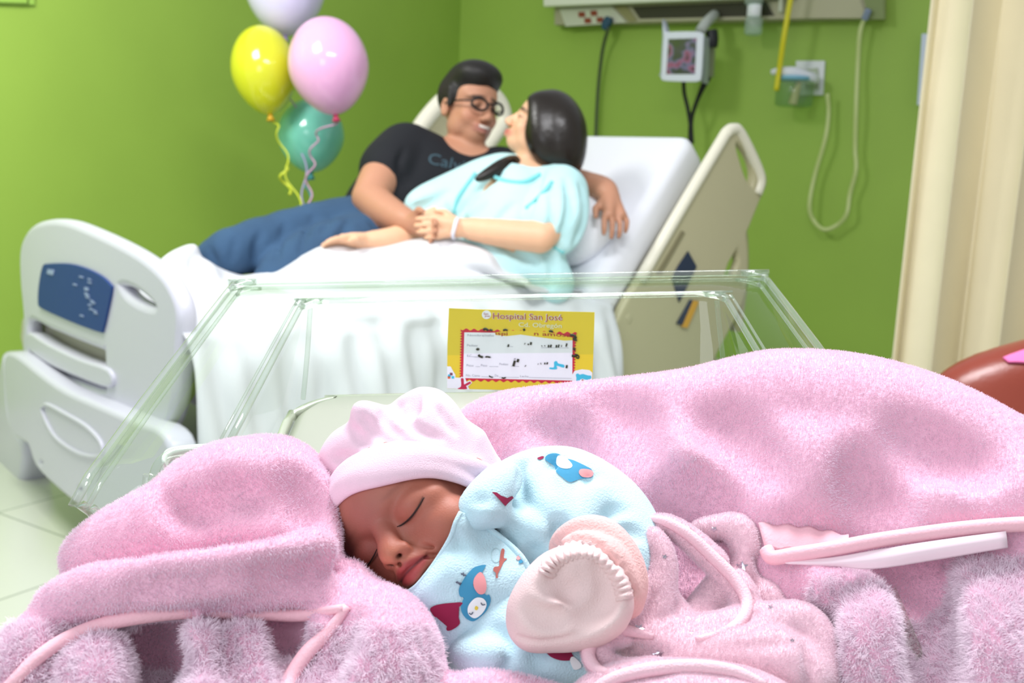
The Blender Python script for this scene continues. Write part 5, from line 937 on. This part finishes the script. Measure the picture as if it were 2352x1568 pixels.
s.snap(); s.groove([[(1245, 1350, 3), (1290, 1345, 5), (1310, 1360, 3)], [(1380, 1300, 3), (1395, 1340, 6), (1390, 1380, 4)], [(1215, 1400, 3), (1255, 1420, 5), (1300, 1425, 3)], [(1330, 1430, 3), (1370, 1405, 5), (1400, 1375, 3)], [(1290, 1310, 3), (1270, 1345, 5)]], .009, 's')
VFm = s.mesh(0, 2); mitt = fmesh('mitten', VFm, mitm, baby); Tm = bvh(VFm)
arc = crs(np.array([(1250, 1318), (1266, 1290), (1296, 1268), (1335, 1258), (1376, 1268), (1410, 1300), (1432, 1340), (1440, 1376)], float), 14); rws = []
for k_, (o_, rr_) in enumerate(((-15, .0), (-6, .0012), (4, .0016), (14, .0012), (24, -.0016))):
    row = []
    for i, (x, y) in enumerate(arc):
        tg = arc[min(i+1, len(arc)-1)]-arc[max(i-1, 0)]; tg /= np.linalg.norm(tg); nx_, ny_ = -tg[1], tg[0]; wv2 = sin(i*1.15+.6*sin(i*.37)); X = x+nx_*(o_+3*wv2*(k_ == 0)); Y = y+ny_*(o_+3*wv2*(k_ == 0))
        p, n = hit(Tm, X, Y); d_ = pix(p)[2] if p is not None else .541; row.append(U(X, Y, min(d_, .543)-.0006-rr_*(.8+.75*wv2)))
    rws.append(row)
for row in rws:
    dd_ = np.array([pix(p)[2] for p in row])
sheet('mitten_elastic', rws, mitm, mitt, .001, 1, 5, px=False)
# ================================================================ plush blanket
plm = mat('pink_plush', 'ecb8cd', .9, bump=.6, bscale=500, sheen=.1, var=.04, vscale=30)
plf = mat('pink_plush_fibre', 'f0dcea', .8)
lo, hi = bx([(-120, 1640, .64), (2480, 1640, .66), (-120, 1000, .66), (-120, 1640, .42), (2480, 1000, .70), (2480, 1640, .42), (1800, 830, .76)], .03)
s = SDF(lo, hi, .0036)
# left bundle
s.pch([(560, 1092, .632, 58), (630, 1104, .625, 66), (685, 1130, .62, 54)], .02)
s.pch([(440, 1150, .60, 75), (540, 1140, .603, 88), (630, 1160, .60, 84), (680, 1180, .60, 62)], .02)
s.pch([(200, 1285, .572, 54), (320, 1235, .578, 56), (450, 1190, .588, 70)], .02)
s.pch([(125, 1388, .525, 48), (240, 1352, .518, 56), (420, 1325, .518, 56), (600, 1298, .526, 52), (700, 1272, .540, 48), (735, 1268, .548, 42)], .006)
s.pch([(95, 1470, .525, 44), (200, 1405, .525, 48), (400, 1370, .53, 50), (600, 1355, .538, 46), (740, 1345, .548, 42)], .005)
s.pch([(730, 1150, .60, 18), (738, 1200, .595, 22), (735, 1255, .58, 34), (700, 1300, .565, 40)], .01)
s.pch([(40, 1545, .50, 34), (90, 1500, .515, 34), (60, 1600, .5, 40)], .02)
s.pch([(-60, 1670, .50, 60), (20, 1610, .50, 34)], .02)
s.pch([(280, 1268, .528, 6), (400, 1264, .530, 9), (540, 1250, .535, 9), (650, 1228, .545, 5)], .014, 's')
s.pch([(300, 1350, .505, 3), (450, 1340, .508, 4), (600, 1325, .515, 3)], .014, 's')
s.pch([(130, 1440, .60, 46), (250, 1400, .61, 80), (500, 1350, .62, 90), (700, 1330, .63, 70)], .02); s.pch([(70, 1630, .56, 70), (200, 1570, .57, 90), (450, 1540, .58, 90), (700, 1520, .585, 90)], .03)
# flap edge and lower left folds
s.pch([(812, 1310, .575, 24), (812, 1370, .56, 28), (770, 1430, .545, 36), (710, 1490, .53, 36), (670, 1570, .52, 40)], .01)
s.pch([(880, 1430, .555, 46), (880, 1480, .54, 78), (870, 1560, .53, 100), (850, 1640, .52, 120)], .02); s.pch([(840, 1360, .57, 20), (870, 1400, .56, 30), (920, 1444, .555, 36), (948, 1500, .55, 38)], .010)
s.pch([(200, 1560, .50, 55), (230, 1520, .505, 45), (210, 1640, .49, 70)], .01); s.pch([(440, 1480, .515, 40), (470, 1530, .51, 62), (480, 1620, .50, 80)], .01); s.pch([(560, 1470, .525, 30), (590, 1520, .52, 50), (600, 1620, .51, 60)], .01)
s.pch([(330, 1560, .535, 50), (330, 1640, .53, 60)], .01); s.pch([(120, 1640, .52, 40), (680, 1640, .52, 50)], .01)
s.pch([(250, 1480, .555, 60), (420, 1450, .56, 60), (640, 1440, .57, 60), (720, 1420, .575, 50)], .02)
s.pch([(60, 1620, .54, 60), (400, 1600, .55, 80), (760, 1560, .56, 80)], .02)
# bottom edge below the suit
s.pch([(985, 1640, .525, 50), (1100, 1612, .52, 60), (1220, 1632, .52, 60), (1330, 1670, .51, 60)], .008)
# right mound
s.pch([(1090, 1005, .70, 42), (1200, 1005, .70, 62), (1400, 995, .70, 80), (1600, 990, .70, 94), (1780, 972, .69, 116)], .03)
s.pch([(1780, 968, .69, 118), (1950, 1000, .68, 134), (2120, 1060, .66, 140), (2280, 1130, .64, 120), (2420, 1200, .62, 110)], .03)
s.pch([(1230, 1090, .68, 60), (1400, 1100, .67, 90), (1600, 1110, .66, 92), (1800, 1120, .645, 96), (2000, 1130, .635, 92), (2200, 1130, .625, 90)], .03)
s.pch([(1130, 1085, .67, 26), (1200, 1060, .68, 40)], .02)
s.pch([(2080, 1190, .60, 30), (2200, 1170, .60, 40), (2420, 1150, .595, 50)], .03)
s.pch([(1450, 930, .60, 4), (1470, 1010, .596, 6), (1480, 1060, .6, 4)], .035, 's'); s.pch([(2010, 1000, .55, 3), (2000, 1100, .545, 5), (2030, 1190, .55, 5)], .03, 's'); s.pch([(1330, 980, .615, 3), (1300, 1060, .61, 5)], .03, 's'); s.pch([(1700, 1020, .575, 3), (1850, 1040, .565, 4)], .03, 's'); s.pch([(2250, 1030, .54, 3), (2400, 1100, .53, 4)], .03, 's')
s.pch([(1380, 905, .64, 3), (1340, 960, .64, 5), (1350, 1000, .62, 3)], .03, 's')
# lower right lobes
s.pch([(1920, 1330, .585, 34), (1960, 1400, .57, 60), (2000, 1480, .56, 84), (2020, 1600, .55, 100)], .012); s.pch([(1880, 1310, .59, 14), (1900, 1340, .585, 20), (1920, 1420, .57, 26)], .01)
s.pch([(2240, 1340, .58, 50), (2250, 1420, .565, 80), (2260, 1520, .55, 110), (2280, 1640, .54, 130)], .012); s.pch([(2360, 1310, .575, 50), (2400, 1400, .56, 90)], .02)
s.pch([(1850, 1260, .63, 30), (2000, 1300, .64, 50), (2200, 1290, .64, 60), (2400, 1260, .63, 70)], .02); s.pch([(1780, 1260, .625, 26), (1850, 1330, .62, 50), (1950, 1400, .61, 60), (2120, 1420, .60, 80), (2200, 1560, .59, 90)], .02)
# lining under everything, filling the tub
s.pch([(1300, 1200, .70, 50), (1480, 1230, .67, 70), (1650, 1280, .65, 80), (1800, 1350, .635, 90), (1950, 1500, .62, 100)], .03); s.pch([(1450, 1400, .635, 60), (1600, 1450, .625, 90), (1800, 1550, .61, 100)], .03)
s.pch([(780, 1290, .63, 40), (850, 1380, .63, 60), (1000, 1480, .62, 80), (1200, 1560, .61, 80), (1450, 1600, .60, 90)], .03)
s.pch([(760, 1200, .66, 40), (800, 1150, .69, 40), (900, 1100, .71, 50), (1050, 1060, .72, 50)], .02)
s.snap().groove([[(500, 1110, 5), (560, 1130, 12), (600, 1170, 10)], [(660, 1080, 5), (672, 1130, 12), (690, 1180, 10)], [(705, 1090, 4), (716, 1140, 8), (716, 1190, 6)], [(600, 1320, 5), (680, 1330, 10), (760, 1305, 8)], [(400, 1130, 4), (430, 1170, 12), (500, 1180, 8)], [(300, 1480, 14), (380, 1500, 26), (400, 1550, 18)], [(640, 1450, 10), (670, 1480, 16), (660, 1520, 10)], [(520, 1480, 8), (530, 1540, 14)], [(795, 1420, 6), (770, 1480, 14), (740, 1560, 14)]], .016, 's')
s.groove([[(1395, 905, 5), (1440, 950, 12), (1455, 1010, 14), (1440, 1060, 7)], [(1270, 970, 5), (1330, 1010, 12), (1340, 1070, 8)], [(1640, 960, 6), (1700, 1000, 12), (1760, 1080, 9)], [(2000, 1050, 6), (2012, 1110, 16), (2030, 1180, 13)], [(2080, 980, 5), (2160, 1030, 10), (2250, 1060, 6)], [(1500, 1125, 4), (1580, 1150, 9), (1660, 1170, 6)]], .030, 's')
s.groove([[(1900, 1290, 8), (1960, 1360, 10)], [(2120, 1330, 20), (2130, 1400, 36), (2140, 1500, 30), (2150, 1580, 20)], [(1880, 1420, 10), (1890, 1500, 14)], [(2060, 1300, 14), (2110, 1340, 24)]], .02, 's')
VFp = s.mesh(0, 2)
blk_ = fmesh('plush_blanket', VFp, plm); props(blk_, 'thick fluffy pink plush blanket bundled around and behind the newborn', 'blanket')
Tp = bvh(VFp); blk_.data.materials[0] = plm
sat = mat('satin_trim', 'f6dde6', .3, sheen=.2); hem = mat('pink_hem', 'f4bfca', .7, bump=.2, bscale=600)
def onsurf(P, T, gap):
    o = []; 
    for x, y, d in P:
        p, n = hit(T, x, y); e = pix(p)[2] if p is not None else d; o.append(e if abs(e-d) < .05 else d)
    o = np.array(o); o[1:-1] = (o[:-2]+o[1:-1]+o[2:])/3
    return [U(x, y, e-gap) for (x, y, d), e in zip(P, o)]
tube('hem_piping', [p for p in onsurf([(-20, 1610, .488), (30, 1565, .494), (80, 1515, .500), (150, 1468, .507), (230, 1436, .510), (320, 1415, .513), (450, 1402, .518), (600, 1408, .526), (700, 1412, .532), (790, 1396, .545)], Tp, .0032)], [.002, .003, .0034, .0036, .0038, .004, .004, .0038, .0034, .0022], hem, blk_, 12)
tube('hem_piping', [U(x, y, d) for x, y, d in [(1760, 1262, .590), (1775, 1280, .585), (1830, 1272, .580), (1920, 1258, .575), (2000, 1243, .572), (2100, 1228, .570), (2200, 1215, .568), (2300, 1206, .566), (2420, 1200, .565)]], .0042, hem, blk_, 12)
sheet('satin_label_strip', [[(1786, 1288, .584), (1900, 1282, .574), (2020, 1262, .568), (2150, 1242, .564), (2310, 1220, .562)], [(1800, 1292, .580), (1910, 1292, .571), (2020, 1284, .565), (2150, 1262, .561), (2312, 1238, .560)], [(1830, 1294, .580), (1920, 1298, .572), (2005, 1305, .567), (2150, 1284, .563), (2314, 1256, .562)]], sat, blk_, .0012, 8, 5)
sheet('satin_ribbing', [[(1742, 1202, .612), (1850, 1212, .606), (1950, 1232, .600)], [(1750, 1232, .606), (1850, 1238, .600), (1950, 1243, .594)], [(1758, 1260, .602), (1850, 1262, .596), (1950, 1252, .590)]], hem, blk_, .002, 10, 5, wob=lambda B: B+(.0008*np.sin(np.arange(B.shape[1])*1.3))[None, :, None]*UP)
tube('flap_hem', [p for p in onsurf([(798, 1392, .545), (755, 1450, .533), (705, 1500, .520), (665, 1560, .508), (650, 1600, .503)], Tp, .002)], [.002, .003, .0036, .004, .004, .004, .004], hem, blk_, 12)
pk_ = pile('fleece_pile', VFp, plf, blk_, 330000, .0017, .000085, lambda q: ~((q[:, 1] > 1430) & (((q[:, 0] < 760) & (q[:, 2] > .545)) | ((q[:, 0] > 2050) & (q[:, 2] > .582)))), .32, 5, 1.1, 160.); props(pk_, kind='stuff')  # deep gaps left bare, their pink shade put in as cloth colour
# fluffier lower folds
pk2 = pile('fleece_pile', VFp, mat('fluffy_fibre_pale', 'fae8f3', .8), blk_, 80000, .0042, .00010, lambda q: (q[:, 2] < np.where(q[:, 0] > 1500, .585, .532)) & (q[:, 1] > 1280) & ((q[:, 0] > 1860) | (q[:, 0] < 1010) & (q[:, 1] > 1430)), 1.0, 8, 1.1, 300.); props(pk2, kind='stuff')
# ================================================================ star print swaddle
swm = mat('star_swaddle', 'f0ccd6', .9, bump=.45, bscale=900, sheen=.1, var=.03, vscale=50)
s = SDF(*bx([(1280, 1130, .70), (1960, 1130, .70), (1960, 1640, .48), (1280, 1640, .48)], .02), .0019)
ch = lambda P, k=.006: s.pch(P, k*.8)
ch([(1490, 1196, .606, 12), (1540, 1208, .602, 18), (1590, 1242, .596, 22), (1640, 1288, .590, 24), (1690, 1340, .584, 26), (1712, 1385, .578, 26), (1695, 1425, .572, 24), (1650, 1450, .566, 22), (1590, 1462, .560, 18)])
ch([(1600, 1215, .620, 16), (1650, 1212, .618, 18), (1695, 1216, .616, 26), (1712, 1260, .610, 26), (1712, 1330, .60, 20)], .008)
ch([(1500, 1230, .592, 20), (1520, 1290, .585, 24), (1510, 1350, .577, 30), (1480, 1400, .568, 34), (1430, 1450, .555, 26)], .008)
ch([(1480, 1420, .566, 26), (1530, 1400, .575, 30), (1560, 1440, .568, 30)], .01)
ch([(1660, 1330, .600, 18), (1630, 1380, .590, 26), (1600, 1430, .582, 30)], .01)
ch([(1740, 1350, .605, 30), (1760, 1390, .595, 34), (1740, 1440, .585, 36)], .008)
ch([(1720, 1330, .612, 20), (1770, 1350, .61, 20), (1790, 1400, .60, 22)], .008)
ch([(1440, 1462, .545, 16), (1390, 1462, .540, 20), (1366, 1490, .536, 22), (1380, 1525, .533, 22), (1440, 1540, .532, 20), (1520, 1530, .533, 20)], .006)
ch([(1430, 1480, .556, 22), (1500, 1475, .556, 28), (1600, 1462, .560, 34), (1720, 1450, .562, 42), (1820, 1430, .566, 38), (1860, 1450, .565, 30)], .010)
ch([(1860, 1450, .565, 32), (1880, 1510, .556, 36), (1890, 1600, .548, 40)], .012)
ch([(1500, 1520, .552, 24), (1620, 1512, .548, 40), (1760, 1510, .546, 50), (1850, 1560, .54, 50)], .014)
ch([(1330, 1610, .515, 30), (1420, 1570, .518, 34), (1540, 1556, .520, 34), (1680, 1572, .520, 36), (1780, 1620, .515, 36)], .008)
ch([(1400, 1640, .51, 50), (1600, 1640, .51, 60), (1800, 1660, .505, 60)], .02); ch([(1460, 1510, .575, 40), (1600, 1500, .58, 50), (1750, 1480, .59, 60)], .02)
for P, k in (([(1420, 1500, .528, 4), (1480, 1505, .526, 5), (1540, 1495, .527, 3)], .005), ([(1560, 1480, .537, 2), (1700, 1478, .534, 3), (1830, 1470, .535, 2)], .006), ([(1530, 1440, .545, 2), (1580, 1420, .555, 3)], .006), ([(1600, 1500, .530, 2), (1750, 1500, .528, 3)], .006)): s.pch(P, k, 's')
s.snap().groove([[(1560, 1330, 8), (1575, 1370, 14), (1560, 1400, 10)], [(1560, 1270, 5), (1600, 1300, 9), (1640, 1330, 7)], [(1740, 1280, 6), (1760, 1310, 10)], [(1690, 1430, 5), (1740, 1400, 8)], [(1500, 1360, 5), (1480, 1420, 8), (1440, 1450, 5)], [(1650, 1240, 4), (1680, 1290, 7), (1690, 1330, 4)], [(1420, 1500, 8), (1470, 1503, 12), (1530, 1495, 6)], [(1370, 1560, 4), (1450, 1555, 6), (1540, 1540, 4)], [(1850, 1480, 4), (1862, 1530, 7), (1860, 1590, 4)]], .006, 's')
VFw = s.mesh(0, 2); sw = fmesh('swaddle_blanket', VFw, swm); props(sw, "lighter pink swaddle blanket with small silver stars crumpled beside the baby's mitten", 'blanket')
Tw = bvh(VFw); hemw = mat('swaddle_hem', 'ecc4ce', .85, bump=.4, bscale=900); silver = mat('silver_foil', 'b9b4c0', .15, metal=1)
for L_ in ([(1488, 1190, .6), (1530, 1198, .6), (1582, 1228, .6), (1634, 1276, .59), (1688, 1330, .58), (1716, 1384, .58), (1700, 1428, .57), (1655, 1456, .565), (1600, 1468, .56)], [(1500, 1462, .55), (1440, 1448, .545), (1392, 1450, .54), (1358, 1478, .535), (1352, 1510, .533), (1376, 1540, .533), (1430, 1554, .53)], [(1340, 1600, .52), (1400, 1562, .52), (1480, 1540, .52), (1580, 1530, .52), (1680, 1540, .52), (1760, 1572, .52)]):
    tube('rolled_edge', onsurf(L_, Tw, .0006), [.0016, .003, .0034, .0036, .0036, .0034, .003, .0016], hemw, sw, 12)
def star(px, py, r, a):
    P = [(px+(r if i % 2 == 0 else r*.42)*cos(a+i*pi/5), py+(r if i % 2 == 0 else r*.42)*.8*sin(a+i*pi/5)) for i in range(10)]
    decal('silver_star', Tw, P, silver, sw, .0005, False, 6.)
for p in [(1640, 1215, 9, .3), (1704, 1300, 16, 1), (1468, 1442, 14, .2), (1512, 1503, 15, .8), (1770, 1393, 8, .1), (1576, 1368, 9, .5), (1527, 1278, 8, 1.2), (1588, 1452, 6, .2), (1820, 1470, 7, .9)]: star(*p)
pk3 = pile('fleece_pile', VFw, mat('star_swaddle_fibre', 'f0dae4', .85), sw, 110000, .0012, .00007, None, .25, 9, 1.2, 160.); props(pk3, kind='stuff')
